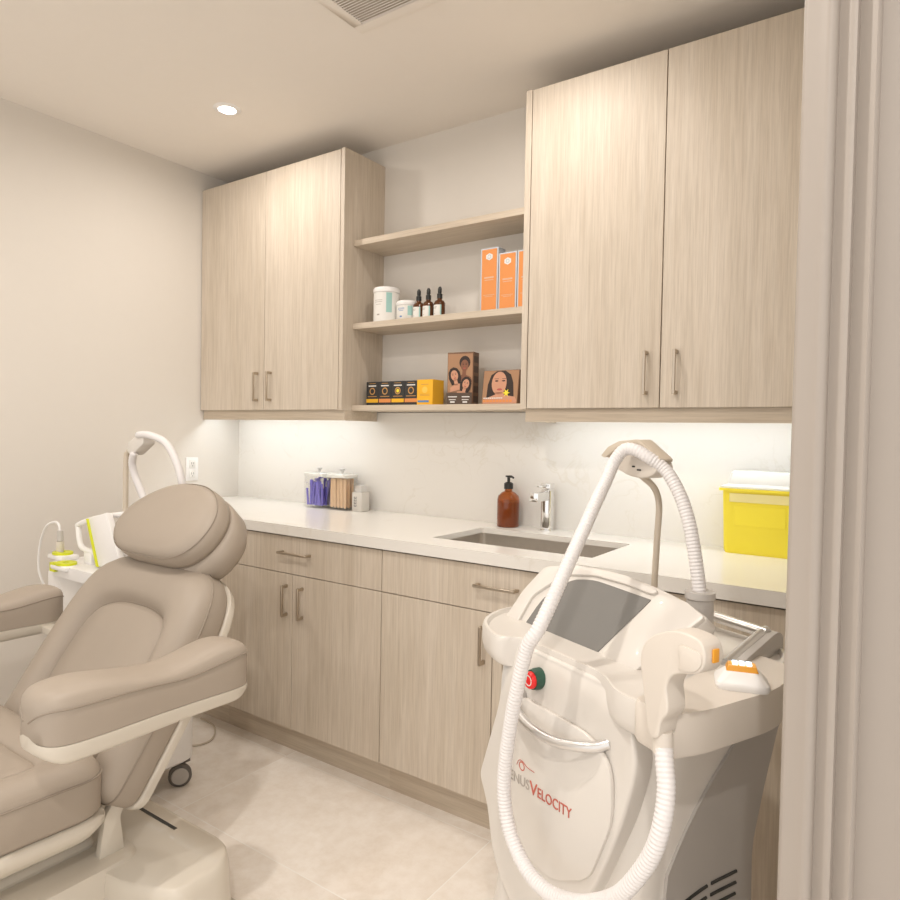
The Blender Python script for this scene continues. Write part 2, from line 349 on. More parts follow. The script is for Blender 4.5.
# ------------------------------------------------------------------ cabinets
def vhandle(parent, x, y, z0, z1):
    bm = NB(); box(bm, x-0.0048, x+0.0048, y-0.032, y-0.024, z0, z1)
    box(bm, x-0.0048, x+0.0048, y-0.026, y+0.0, z0, z0+0.012); box(bm, x-0.0048, x+0.0048, y-0.026, y+0.0, z1-0.012, z1)
    return obj('handle', bm, NICKEL, parent, 0.0012, 1)
def hhandle(parent, x0, x1, y, z):
    bm = NB(); box(bm, x0, x1, y-0.032, y-0.024, z-0.0045, z+0.0045)
    box(bm, x0, x0+0.012, y-0.026, y, z-0.0045, z+0.0045); box(bm, x1-0.012, x1, y-0.026, y, z-0.0045, z+0.0045)
    return obj('handle', bm, NICKEL, parent, 0.0012, 1)
def wall_cabinet(x0, split, x1, panel_left, label):
    t = thing('wall_cabinet', label, 'cabinet', ((x0+x1)/2, 0, 1.379)); s = -(x0+x1)/2; Z = -1.379
    yf = -0.267
    a0 = x0 + (0.026 if panel_left else 0.003); a1 = x1 - (0.003 if panel_left else 0.024)
    bm = NB(); box(bm, a0, a1, -0.246, 0, 1.372, 2.505); obj('body', bm, WOOD, t, shift=(s, 0, Z))
    bm = NB()
    if panel_left: box(bm, x0, x0+0.024, yf, 0, 1.379, 2.512)
    else: box(bm, x1-0.022, x1, yf, 0, 1.379, 2.512)
    obj('end_panel', bm, WOOD, t, 0.0008, 1, shift=(s, 0, Z))
    bm = NB(); box(bm, x0+(0.012 if panel_left else 0.002), x1-(0 if panel_left else 0.002), -0.247, -0.229, 1.334, 1.379)
    if panel_left: box(bm, x0+0.012, x0+0.03, -0.229, -0.03, 1.334, 1.379)
    else: box(bm, x1-0.02, x1-0.002, -0.229, -0.03, 1.334, 1.379)
    obj('light_rail', bm, WOODH, t, shift=(s, 0, Z))
    for i, (p, q) in enumerate(((a0+0.001, split-0.0015), (split+0.0015, a1-0.001))):
        bm = NB(); box(bm, p, q, yf, -0.248, 1.381, 2.509); d = obj('door', bm, WOOD, t, 0.001, 1, shift=(s, 0, Z))
        hx = q-0.042 if i == 0 else p+0.05
        h = vhandle(d, hx+s, yf, 1.422+Z, 1.562+Z)
    bm = NB(); box(bm, x0+0.05, x1-0.05, -0.205, -0.175, 1.366, 1.3718)
    l = thing('under_cabinet_light', 'white LED strip light under the '+('right' if panel_left else 'left')+' wall cabinet', 'light', ((x0+x1)/2, -0.19, 1.372), 0, 'LED strips under the wall cabinets')
    obj('diffuser', bm, LEDM, l, shift=(s, 0.19, -1.372))
    for xe in (x0+0.045, x1-0.05):
        bm = NB(); box(bm, xe, xe+0.005, -0.206, -0.174, 1.365, 1.3718); obj('end_cap', bm, WHITE, l, shift=(s, 0.19, -1.372))
    return t
wall_cabinet(0.002, 0.497, 1.008, False, 'pale oak wall cabinet with two doors beside the left wall')
wall_cabinet(1.889, 2.393, 2.93, True, 'pale oak wall cabinet with two doors, right of the open shelves')

# filler beyond the right-hand wall cabinet, hidden by the doorway
for z, l in ((2.126, 'topmost oak shelf between the wall cabinets, empty'), (1.762, 'middle oak shelf holding white jars, dropper bottles and orange boxes'), (1.402, 'lowest oak shelf holding black cartons and two picture boxes')):
    bm = NB(); th = 0.026 if z > 1.5 else 0.024
    box(bm, 1.0085, 1.8885, -0.205, 0, z-th, z); o = obj('wall_shelf', bm, WOODH, None, 0.0012, 1); tag(o, l, 'shelf', 'open shelves between the wall cabinets')

YD = -0.614
def base_cabinet(x0, x1, label, drawer_handle, split):
    t = thing('base_cabinet', label, 'cabinet', ((x0+x1)/2, -0.3, 0)); s = (-(x0+x1)/2, 0.3, 0)
    sink_bay = False
    bm = NB(); box(bm, x0+0.002, x1-0.002, -0.594, -0.57, 0.117, 0.874); box(bm, x0+0.001, x0+0.019, -0.57, -0.02, 0.117, 0.874); box(bm, x1-0.019, x1-0.001, -0.57, -0.02, 0.117, 0.874)
    box(bm, x0+0.019, x1-0.019, -0.57, -0.02, 0.117, 0.135); obj('body', bm, WOOD, t, shift=s)
    bm = NB(); box(bm, x0, x1, -0.552, -0.53, 0, 0.117); obj('toe_kick', bm, WOODH, t, shift=s)
    bm = NB(); box(bm, x0+0.0015, x1-0.0015, YD, -0.595, 0.7285, 0.873); d = obj('drawer', bm, WOOD, t, 0.001, 1, shift=s)
    if drawer_handle: hhandle(d, drawer_handle[0]+s[0], drawer_handle[1]+s[0], YD+0.3, 0.811)
    ds = [(x0, split), (split, x1)] if split else [(x0, x1)]
    for i, (p, q) in enumerate(ds):
        bm = NB(); box(bm, p+0.0015, q-0.0015, YD, -0.595, 0.119, 0.7255); d = obj('door', bm, WOOD, t, 0.001, 1, shift=s)
        hx = q-0.030 if (i == 0) else p+0.058
        vhandle(d, hx+s[0], YD+0.3, 0.562, 0.685)
    return t
base_cabinet(0.03, 0.632, 'pale oak base cabinet in the corner behind the treatment chair', (0.25, 0.41), None)
base_cabinet(0.632, 1.544, 'pale oak base cabinet with drawer and two doors beside the chair headrest', (1.031, 1.192), 1.092)
base_cabinet(1.544, 2.486, 'pale oak base cabinet under the sink, partly behind the laser machine', (1.94, 2.09), 1.999)
base_cabinet(2.486, 3.345, 'pale oak base cabinet at the right end, behind the laser machine', (2.84, 3.0), 2.915)

# worktop with the sink cut out
bm = NB()
SX0, SX1, SY0, SY1 = 1.682, 2.28, -0.508, -0.175
for xs0, xs1, ys0, ys1 in ((0.0, SX0, -0.612, -0.02), (SX1, 3.35, -0.612, -0.02), (SX0, SX1, -0.612, SY0), (SX0, SX1, SY1, -0.02)): box(bm, xs0, xs1, ys0, ys1, 0.900, 0.92)
box(bm, 0.0, 3.35, -0.632, -0.612, 0.8805, 0.92)
bmesh.ops.remove_doubles(bm, verts=bm.verts, dist=1e-5)
o = obj('worktop', bm, QUARTZ); tag(o, 'long white quartz worktop along the base cabinets', 'worktop')
t = thing('sink', 'rectangular stainless steel sink set under the worktop', 'sink', ((SX0+SX1)/2, (SY0+SY1)/2, 0.70)); s = (-(SX0+SX1)/2, -(SY0+SY1)/2, -0.70)
bm = NB(); zt, zb, w_ = 0.8998, 0.70, 0.012
a = rrect(SX0-0.004, SX1+0.004, SY0-0.004, SY1+0.004, 0.02); b_ = rrect(SX0-w_, SX1+w_, SY0-w_, SY1+w_, 0.025); c_ = rrect(SX0+0.006, SX1-0.006, SY0+0.006, SY1-0.006, 0.03)
loft(bm, [[Vector((x, y, z)) for x, y in q] for q, z in ((c_, zb+0.003), (a, zb+0.02), (a, zt), (b_, zt), (b_, zb))])
obj('basin', bm, STEEL, t, shift=s)
bm = NB(); lathe(bm, [(0.0005, 0.0045), (0.02, 0.004), (0.035, 0.005), (0.042, 0.008), (0.044, 0.004), (0.044, 0.0), (0.0005, 0.0)], ((SX0+SX1)/2, (SY0+SY1)/2, zb+0.003)); obj('drain', bm, CHROME, t, shift=s)

# tap
t = thing('tap', 'square chrome single-lever tap standing behind the sink', 'tap', (1.912, -0.075, 0.92))
bm = NB(); loft(bm, [[Vector((x, y, z)) for x, y in rrect(-0.028, 0.028, -0.028, 0.028, 0.01)] for z in (0, 0.005)]); obj('base', bm, CHROME, t)
bm = NB(); loft(bm, [[Vector((x, y, z)) for x, y in rrect(-0.021, 0.021, -0.021, 0.021, 0.012)] for z in (0.005, 0.155)]); obj('column', bm, CHROME, t, 0.001, 1)
bm = NB(); box(bm, -0.018, 0.018, -0.115, -0.0215, 0.118, 0.152); obj('spout', bm, CHROME, t, 0.003, 2)
bm = NB(); box(bm, -0.020, 0.020, -0.020, 0.020, 0.158, 0.182); box(bm, -0.012, 0.012, -0.075, -0.0205, 0.170, 0.178); obj('lever', bm, CHROME, t, 0.003, 2)

# wall socket
t = thing('wall_socket', 'white double wall socket on the left wall above the worktop', 'socket', (0.0, -0.313, 1.078))
bx('cover_plate', WHITE, t, (0, 0.006, -0.036, 0.036, -0.06, 0.06), 0.003)
for z in (-0.026, 0.026):
    o = bx('outlet', CARTON, t, (0.006, 0.009, -0.017, 0.017, z-0.02, z+0.02), 0.001)
    bm = NB(); box(bm, 0.009, 0.0095, -0.007, -0.005, z-0.002, z+0.009); box(bm, 0.009, 0.0095, 0.005, 0.007, z-0.002, z+0.009); box(bm, 0.009, 0.0095, -0.002, 0.002, z-0.012, z-0.008)
    obj('slots', bm, INKD, o)

# ------------------------------------------------------------------ things on the shelves
S2, S3 = 1.762, 1.402
def jar(x, y, z, r, h, lidh, label):
    t = thing('cosmetic_jar', label, 'jar', (x, y, z), -0.35)
    bm = NB(); lathe(bm, [(0.0005, 0), (r*0.94, 0), (r, 0.004), (r, h-lidh-0.001), (r*0.9, h-lidh), (0.0005, h-lidh)], seg=32); obj('body', bm, CARTON, t)
    bm = NB(); lathe(bm, [(r*1.0, h-lidh), (r*1.03, h-lidh+0.002), (r*1.03, h-0.006), (r*0.95, h), (0.0005, h+0.0005)], seg=32); obj('lid', bm, WHITE, t)
    bm = NB()   # teal band of the label at the side
    for a0, a1 in ((-0.55, -0.1),):
        loft(bm, [[Vector((r*1.004*math.cos(a0+(a1-a0)*i/6), r*1.004*math.sin(a0+(a1-a0)*i/6), zz)) for i in range(7)] for zz in (h*0.28, h-lidh-0.004)], cap=False, closed=False)
    obj('teal_band', bm, TEAL, t)
    bm = NB()
    for k, (zz, hw) in enumerate(((0.62, 0.35), (0.57, 0.35), (0.50, 0.25), (0.2, 0.12))):
        loft(bm, [[Vector((r*1.004*math.cos(-1.2+hw*(i/4-0.5)*2), r*1.004*math.sin(-1.2+hw*(i/4-0.5)*2), h*zz+q)) for i in range(5)] for q in (0, 0.0018 if k < 3 else 0.006)], cap=False, closed=False)
    obj('printed_lines', bm, BLUEI if h < 0.1 else INKG, t)
jar(1.129, -0.12, S2, 0.057, 0.155, 0.022, 'tall white cosmetic jar at the left end of the middle shelf')
jar(1.236, -0.105, S2, 0.048, 0.090, 0.020, 'short white cosmetic jar between the tall jar and the dropper bottles')
def dropper(x, label):
    t = thing('dropper_bottle', label, 'bottle', (x, -0.125, S2), -0.25, 'dropper bottles on the middle shelf')
    r, h = 0.024, 0.078
    bm = NB(); lathe(bm, [(0.0005, 0), (r, 0), (r, h-0.014), (r*0.75, h-0.004), (r*0.42, h), (r*0.42, h+0.012), (0.0005, h+0.012)], seg=20); obj('glass', bm, DAMBER, t)
    bm = NB(); lathe(bm, [(0.0005, h+0.006), (0.0115, h+0.006), (0.0115, h+0.024), (0.007, h+0.026), (0.0085, h+0.032), (0.0085, h+0.046), (0.005, h+0.054), (0.0005, h+0.055)], seg=16); obj('dropper_cap', bm, BLACKP, t)
    bm = NB(); N = 12
    loft(bm, [[Vector((r*1.02*math.cos(-2.75+2.3*i/N), r*1.02*math.sin(-2.75+2.3*i/N), zz)) for i in range(N+1)] for zz in (0.006, 0.055)], cap=False, closed=False)
    lb = obj('label', bm, CARTON, t)
    bm = NB()
    for zz, a0, a1 in ((0.045, -2.1, -1.2), (0.040, -2.1, -1.3), (0.018, -1.8, -1.5)):
        loft(bm, [[Vector((r*1.035*math.cos(a0+(a1-a0)*i/4), r*1.035*math.sin(a0+(a1-a0)*i/4), zz+q)) for i in range(5)] for q in (0, 0.0018)], cap=False, closed=False)
    obj('printed_lines', bm, INKG, lb)
    bm = NB(); loft(bm, [[Vector((r*1.03*math.cos(a), r*1.03*math.sin(a), zz)) for a in (-0.62, -0.5, -0.4)] for zz in (0.006, 0.055)], cap=False, closed=False); obj('teal_edge', bm, TEAL, lb)
dropper(1.312, 'brown dropper bottle with white label, left of three beside the short jar')
dropper(1.363, 'brown dropper bottle with white label, middle of the three')
dropper(1.421, 'brown dropper bottle with white label, right and darkest of the three')

def carton(name, label, cat, x, y, z, w_, d, h, m, rz=0, group=None):
    t = thing(name, label, cat, (x, y, z), rz, group)
    bx('carton', m, t, (-w_/2, w_/2, -d/2, d/2, 0, h), 0.0008, 1); return t
def flat(name, polys, m, parent, y, T=None, th=0.0004):
    """thin print on a front face at local y"""
    bm = NB()
    for P in polys: prism(bm, P, lambda u, v, s: Vector((u, y-th*s, v)))
    o = obj(name, bm, m, parent)
    if T is not None: o.data.transform(T)
    return o
def rect(a, b, c, d): return [(a, c), (b, c), (b, d), (a, d)]
def ring(bm, cx_, cz, r0, r1, y, n=18, th=0.0005):
    loft(bm, [[Vector((cx_+r*math.cos(2*PI*i/n), yy, cz+r*math.sin(2*PI*i/n))) for i in range(n)] for r, yy in ((r0, y), (r0, y-th), (r1, y-th), (r1, y))], cap=False)
for i, (xx, h, l) in enumerate(((1.674, 0.253, 'tall orange and silver carton, left and tallest of the orange row'), (1.757, 0.226, 'orange and silver carton in the middle of the orange row'), (1.840, 0.226, 'orange and silver carton at the right, mostly behind the cabinet end panel'))):
    t = carton('orange_box', l, 'box', xx, -0.12, S2, 0.080, 0.055, h, SILVERC, 0, 'orange cartons on the middle shelf')
    f = -0.0279
    flat('orange_front', [rect(-0.034, 0.034, 0.004, h-0.006)], ORANGE, t, f)
    flat('emblem', [ell(0, h-0.035, 0.017, 0.014, 6, PI/6)], WINK, t, f-0.0004)
    bm = NB(); ring(bm, 0, h-0.035, 0.005, 0.0085, f-0.0008); obj('emblem_ring', bm, SILVERC, t)
    flat('printed_lines', [rect(-0.022, 0.022, h*0.53, h*0.53+0.006), rect(-0.02, 0.02, h*0.53-0.008, h*0.53-0.005), rect(-0.026, 0.026, h*0.27, h*0.27+0.002), rect(-0.018, 0.018, h*0.27-0.006, h*0.27-0.004)], mat('faded_print', (0.72, 0.45, 0.30), 0.5) if i == 0 else bpy.data.materials['faded_print'], t, f-0.0004)
bkg = 'black and orange sunscreen cartons on the lowest shelf'
bl = ['black carton with a bronze ring, leftmost on the lowest shelf', 'black carton with a bronze ring, second from the left on the lowest shelf', 'black carton whose ring has a bright yellow centre, third on the lowest shelf', 'black carton with a bronze ring, touching the yellow carton']
for i in range(4):
    t = carton('black_box', bl[i], 'box', 1.074+0.0725*i, -0.12, S3, 0.0715, 0.045, 0.106, BLACKC, 0, bkg)
    f = -0.0229
    flat('orange_band', [rect(-0.034, 0.034, 0.014, 0.030)], ORANGE if i % 2 else YELLOWB, t, f)
    bm = NB(); ring(bm, 0, 0.064, 0.011, 0.016, f); obj('printed_ring', bm, BRONZE, t)
    if i == 2: flat('ring_centre', [ell(0, 0.064, 0.008, 0.008, 12)], YELPET, t, f)
    flat('printed_lines', [rect(-0.022, 0.022, 0.085, 0.090)], WINK, t, f)
    flat('bronze_lines', [rect(-0.018, 0.018, 0.097, 0.099), rect(-0.026, 0.026, 0.039, 0.042)], BRONZE, t, f)
t = carton('yellow_box', 'plain amber yellow carton to the right of the black cartons', 'box', 1.374, -0.115, S3, 0.082, 0.08, 0.107, YELLOWB)
flat('blue_band', [rect(-0.036, 0.022, 0.012, 0.020)], BLUEI, t, -0.0404)
flat('printed_lines', [rect(-0.02, 0.02, 0.086, 0.088), rect(-0.025, 0.025, 0.045, 0.046), rect(-0.025, 0.025, 0.040, 0.041)], BRONZE, t, -0.0404)
flat('printed_ring', [ell(-0.0, 0.064, 0.014, 0.014, 20)], mat('pale_amber', (0.93, 0.58, 0.10), 0.5), t, -0.0404)

def face(parent, cx_, cz, s, y, skin, tilt=0, long_hair=True, k=0):
    T = Matrix.Translation((cx_, 0, cz)) @ Matrix.Rotation(tilt, 4, 'Y') @ Matrix.Scale(s, 4)
    E = 0.0004/1
    T0 = Matrix.Translation((cx_, 0, cz)) @ Matrix.Rotation(tilt, 4, 'Y') @ Matrix.Diagonal((s, 1, s, 1))
    hairp = [(-0.62, -1.1), (-0.85, -0.3), (-0.75, 0.5), (-0.4, 0.95), (0.1, 1.05), (0.55, 0.8), (0.8, 0.3), (0.85, -0.5), (0.62, -1.2)] if long_hair else ell(0, 0.35, 0.72, 0.78, 16)
    flat('printed_hair', [hairp], HAIR, parent, y, T0)
    flat('printed_face', [ell(0, 0.0, 0.5, 0.68, 18), rect(-0.24, 0.24, -1.25, -0.5), [(-1.1, -1.9), (1.1, -1.9), (0.9, -1.35), (0.24, -1.1), (-0.24, -1.1), (-0.9, -1.35)]], skin, parent, y-E, T0)
    flat('printed_features', [ell(-0.2, 0.12, 0.10, 0.04, 8), ell(0.2, 0.12, 0.10, 0.04, 8), rect(-0.32, -0.1, 0.24, 0.28), rect(0.1, 0.32, 0.24, 0.28)], HAIR, parent, y-2*E, T0)
    flat('printed_lips', [ell(0, -0.33, 0.17, 0.065, 10), ell(0, -0.08, 0.06, 0.03, 8)], LIP, parent, y-2*E, T0)
t = carton('picture_box', 'tall brown carton picturing three women, right of the yellow carton', 'box', 1.545, -0.125, S3, 0.115, 0.055, 0.212, TAN, 0.14)
f = -0.0279
flat('warm_picture_ground', [rect(-0.055, 0.055, 0.05, 0.205)], mat('print_ground', (0.40, 0.22, 0.12), 0.5), t, f)
face(t, 0.020, 0.158, 0.034, f-0.0004, SKIN3, 0.05, False)
face(t, -0.024, 0.118, 0.032, f-0.0020, SKIN1, -0.25)
face(t, 0.028, 0.083, 0.029, f-0.0036, SKIN1, 0.30)
flat('dark_text_band', [rect(-0.056, 0.056, 0.002, 0.048)], mat('brown_band', (0.10, 0.065, 0.045), 0.5), t, f-0.0052)
flat('printed_lines', [rect(-0.05, -0.01, 0.030, 0.034), rect(0.012, 0.046, 0.030, 0.034), rect(-0.046, -0.015, 0.019, 0.022), rect(0.012, 0.042, 0.019, 0.022), rect(-0.04, -0.02, 0.008, 0.014), rect(0.016, 0.036, 0.008, 0.014)], WINK, t, f-0.0056)
bm = NB()
for z in (0.01, 0.05, 0.09, 0.13, 0.17): box(bm, 0.0575, 0.0579, -0.022, 0.022, z, z+0.026)
obj('side_panels', bm, bpy.data.materials['brown_band'], t)
t = thing('picture_box', 'square brown carton picturing a dark-haired woman with a yellow flower', 'box', (1.722, -0.135, S3), -0.02)
TL = Matrix.Rotation(-0.12, 4, 'X')
bm = NB(); box(bm, -0.082, 0.082, 0.0, 0.05, 0, 0.137); o = obj('carton', bm, TAN, t, 0.0008, 1)
SC = 0.045
flat('picture_ground', [rect(-0.080, 0.080, 0.002, 0.135)], bpy.data.materials['print_ground'], t, 0)
flat('printed_hair', [[(-0.062, 0.012), (-0.058, 0.08), (-0.045, 0.118), (-0.02, 0.133), (0.02, 0.134), (0.045, 0.118), (0.058, 0.085), (0.064, 0.03), (0.05, 0.012)]], HAIR, t, -0.0004)
flat('printed_face', [ell(-0.006, 0.085, 0.034, 0.046, 24), [(-0.075, 0.02), (-0.02, 0.04), (-0.02, 0.05), (0.018, 0.05), (0.02, 0.038), (0.07, 0.03), (0.078, 0.015), (0.078, 0.004), (-0.075, 0.004)]], SKIN1, t, -0.0008)
flat('printed_features', [ell(-0.018, 0.094, 0.008, 0.003, 8), ell(0.014, 0.094, 0.008, 0.003, 8), rect(-0.028, -0.009, 0.102, 0.1035), rect(0.006, 0.024, 0.102, 0.1035)], HAIR, t, -0.0012)
flat('printed_lips', [ell(-0.002, 0.060, 0.012, 0.0045, 12)], LIP, t, -0.0012)
flat('printed_flower', [[(0.030+ (0.017 if i % 2 == 0 else 0.007)*math.cos(2*PI*i/12), 0.046+(0.017 if i % 2 == 0 else 0.007)*math.sin(2*PI*i/12)) for i in range(12)]], YELPET, t, -0.0014)
flat('orange_writing', [rect(-0.074+0.015*i, -0.062+0.015*i, 0.010, 0.019) for i in range(9)], ORANGE, t, -0.0014)
flat('white_writing', [rect(-0.074+0.010*i, -0.066+0.010*i, 0.024, 0.028) for i in range(9)], WINK, t, -0.0014)
for ch in t.children: ch.data.transform(TL)

# ------------------------------------------------------------------ things on the worktop
ZC = 0.92
def canister(x, y, label, cat='canister'):
    t = thing('acrylic_canister', label, cat, (x, y, ZC), 0.0, 'clear canisters on the worktop')
    bm = NB(); o_ = rrect(-0.062, 0.062, -0.05, 0.05, 0.018); i_ = rrect(-0.0595, 0.058, -0.046, 0.046, 0.014)
    loft(bm, [[Vector((a, b, z)) for a, b in q] for q, z in ((i_, 0.005), (i_, 0.150), (o_, 0.150), (o_, 0.0))])
    obj('body', bm, CLEAR, t)
    bm = NB(); loft(bm, [[Vector((a, b, z)) for a, b in q] for q, z in ((i_, 0.1505), (o_, 0.1505), (o_, 0.163), (i_, 0.166))]); l = obj('lid', bm, CLEARP, t)
    bm = NB(); lathe(bm, [(0.0005, 0.166), (0.006, 0.166), (0.006, 0.180), (0.013, 0.184), (0.013, 0.190), (0.0005, 0.192)], seg=16); obj('knob', bm, SILVER, l)
    return t
canister(0.716, -0.108, 'clear lidded canister full of violet plastic pieces, left of the tongue depressors')
canister(0.858, -0.10, 'clear lidded canister full of pale wooden sticks')
vg, wg = 'violet plastic applicators in the left canister', 'wooden sticks in the right canister'
for i in range(21):
    t = thing('violet_applicator', 'violet plastic applicator inside the left clear canister', 'applicator', (0.716-0.047+0.0157*(i % 7), -0.108-0.026+0.026*(i//7), ZC+0.011), random.uniform(-0.3, 0.3), vg)
    T = Matrix.Rotation(random.uniform(-0.13, 0.13), 4, 'Y') @ Matrix.Rotation(random.uniform(-0.08, 0.08), 4, 'X')
    hh = random.uniform(0.105, 0.138)
    bm = NB(); box(bm, -0.0062, 0.0062, -0.0022, 0.0022, 0.0, hh, T); obj('stem', bm, PURPLE, t, 0.001, 1)
    bm = NB(); box(bm, -0.009, 0.009, -0.003, 0.003, hh-0.028, hh, T); obj('blade', bm, PURPLE if i % 3 else WHITE, t, 0.002, 1)
for i in range(15):
    o_ = NB(); T = Matrix.Rotation(random.uniform(-0.03, 0.03), 4, 'Y') @ Matrix.Rotation(random.uniform(-0.05, 0.05), 4, 'X')
    P = rrect(-0.009, 0.009, 0.0, 0.138, 0.0088, 6)
    prism(o_, P, lambda u, v, s: T @ Vector((u, -0.001+0.002*s, v)))
    o = obj('wooden_stick', o_, PALEW); o.location = (0.858-0.042+0.021*(i % 5), -0.10-0.024+0.024*(i//5), ZC+0.008)
    tag(o, 'pale wooden tongue depressor standing in the right clear canister', 'stick', wg)
t = thing('small_box', 'small white box with a silver cap, right of the canister of sticks', 'box', (0.968, -0.095, ZC))
bx('body', mat('pearl_carton', (0.66, 0.63, 0.58), 0.35), t, (-0.030, 0.030, -0.024, 0.03, 0, 0.088), 0.003)
bx('cap', SILVER, t, (-0.022, 0.022, -0.018, 0.022, 0.088, 0.120), 0.004)
bm = NB()
for z in (0.022, 0.034, 0.046, 0.058): 
    for a in ((-0.016, -0.013), (-0.005, -0.002)): box(bm, a[0], a[1], -0.0248, -0.0241, z, z+0.009)
    box(bm, -0.016, -0.002, -0.0248, -0.0241, z, z+0.002)
obj('vertical_lettering', bm, INKD, t)

t = thing('soap_dispenser', 'amber glass bottle with black pump standing behind the sink', 'bottle', (1.742, -0.08, ZC), -0.4)
r = 0.044
bm = NB(); lathe(bm, [(0.0005, 0), (r-0.003, 0), (r, 0.004), (r, 0.108), (r*0.93, 0.122), (r*0.6, 0.136), (0.015, 0.142), (0.015, 0.155), (0.0005, 0.155)], seg=32); obj('glass', bm, AMBER, t)
bm = NB(); lathe(bm, [(0.0005, 0.003), (r-0.004, 0.003), (r-0.003, 0.10), (0.0005, 0.10)], seg=32); obj('soap', bm, mat('amber_soap', (0.30, 0.075, 0.012), 0.2), t)
bm = NB(); lathe(bm, [(0.0005, 0.150), (0.018, 0.150), (0.018, 0.172), (0.012, 0.176), (0.006, 0.178), (0.006, 0.196), (0.013, 0.197), (0.013, 0.203), (0.0005, 0.204)], seg=20)
tube(bm, [(0, 0, 0.199), (0.02, -0.002, 0.2), (0.034, -0.003, 0.196)], [0.0055, 0.005, 0.004], 8); obj('pump', bm, BLACKP, t)

# sharps container
t = thing('sharps_container', 'bright yellow sharps bin with a frosted lid on the worktop', 'container', (2.69, -0.085, ZC))
bm = NB(); loft(bm, [[Vector((x, y, z)) for x, y in rrect(-a, a, -b, b, 0.014)] for a, b, z in ((0.118, 0.046, 0), (0.122, 0.05, 0.012), (0.128, 0.053, 0.20))]); obj('tub', bm, YELLOW, t)
bm = NB(); loft(bm, [[Vector((x, y, z)) for x, y in rrect(-a, a, -b, b, 0.014)] for a, b, z in ((0.128, 0.054, 0.200), (0.139, 0.062, 0.200), (0.139, 0.062, 0.208), (0.128, 0.054, 0.208))]); obj('rim', bm, YELLOW, t)
bm = NB(); loft(bm, [[Vector((x, y, z)) for x, y in rrect(-a, a, -b, b, 0.012)] for a, b, z in ((0.134, 0.058, 0.2085), (0.134, 0.058, 0.214), (0.116, 0.046, 0.222), (0.108, 0.042, 0.258), (0.100, 0.036, 0.264))]); obj('lid', bm, CLEARP, t)
bm = NB(); box(bm, -0.105, 0.105, -0.0545, -0.0525, 0.165, 0.193); obj('pale_upper_panel', bm, mat('pale_yellow', (0.93, 0.84, 0.38), 0.4), t, 0.001, 1)
bm = NB(); box(bm, -0.09, 0.06, -0.0535, -0.051, 0.09, 0.155); obj('label_panel', bm, YELLOW, t, 0.001, 1)

# ------------------------------------------------------------------ treatment chair (faces -Y)
CX = 1.15
chair = thing('treatment_chair', 'taupe vinyl reclining treatment chair with cream shell and armrests', 'chair', (CX, -1.75, 0)); CS = (-CX, 1.75, 0)
def cobj(name, bm, m, parent=None, **k): return obj(name, bm, m, parent or chair, shift=CS, **k)
def scaled(O, s, c=(0, 0)): return [(c[0]+(u-c[0])*s, c[1]+(v-c[1])*s) for u, v in O]
def pad(bm, outline, prof, f, c=(0, 0)):
    loft(bm, [[f(u, v, h) for u, v in scaled(outline, s, c)] for s, h in prof])
# backrest: local u across, v up the slope, h out of the cushion
BD = Vector((0, 0.560, 0.828)); BN = Vector((0, -0.828, 0.560)); B0 = Vector((CX, -1.545, 0.375))
def fb(u, v, h): return B0 + Vector((u, 0, 0)) + BD*v + BN*h
out = roundpoly([(-0.335, -0.02), (0.315, -0.02), (0.320, 0.33), (0.285, 0.575), (0.13, 0.625), (-0.15, 0.625), (-0.315, 0.56), (-0.345, 0.33)], [0.05, 0.05, 0.2, 0.13, 0.1, 0.1, 0.14, 0.2], 6)
bc = (0, 0.17)
bm = NB(); pad(bm, out, [(0.02, 0.006), (0.4, 0.006), (0.60, 0.003), (0.625, -0.004), (0.64, -0.012), (0.655, -0.004), (0.675, 0.012), (0.72, 0.024), (0.80, 0.031), (0.88, 0.027), (0.94, 0.014), (0.98, -0.005), (1.0, -0.025), (1.0, -0.080), (0.985, -0.092), (0.9, -0.098), (0.02, -0.098)], fb, bc)
back = cobj('backrest', bm, VINYL, ang=75)
bm = NB(); P = [fb(u, v, -0.026) for u, v in scaled(out, 1.0, bc)]; tube(bm, P+[P[0]], 0.0028, 6); cobj('piping', bm, SEAM, back)
bm = NB(); P = [fb(u, v, -0.0105) for u, v in scaled(out, 0.641, bc)]; tube(bm, P+[P[0]], 0.0022, 6); cobj('inner_seam', bm, SEAM, back)
bm = NB(); pad(bm, out, [(0.02, -0.099), (0.985, -0.096), (1.0, -0.102), (0.985, -0.124), (0.02, -0.135)], fb, bc); cobj('back_shell', bm, SHELL, ang=60)
# headrest
HD = Vector((0, 0.62, 0.785)); HN = Vector((0, -0.785, 0.62)); H0 = Vector((CX-0.005, -1.185, 0.985))
def fh(u, v, h): return H0 + Vector((u*1.05, 0, 0)) + HD*v + HN*h
ho = roundpoly([(-0.225, -0.05), (-0.13, -0.125), (0.16, -0.125), (0.235, -0.05), (0.235, 0.06), (0.13, 0.145), (-0.06, 0.145), (-0.205, 0.05)], 0.085, 6)
bm = NB(); pad(bm, ho, [(0.02, 0.052), (0.5, 0.050), (0.8, 0.043), (0.92, 0.033), (0.98, 0.016), (1.0, 0.0), (1.0, -0.02), (0.985, -0.033), (0.95, -0.036), (0.02, -0.036)], fh)
head = cobj('headrest', bm, VINYL, ang=75)
bm = NB(); pad(bm, ho, [(0.02, -0.036), (0.95, -0.037), (1.0, -0.045), (1.03, -0.07), (1.0, -0.110), (0.90, -0.138), (0.6, -0.15), (0.02, -0.152)], lambda u, v, h: fh(u+0.008, v-0.012*min(1, (-h-0.036)/0.03), h))
cobj('rear_cushion', bm, VINYL, head, ang=75)
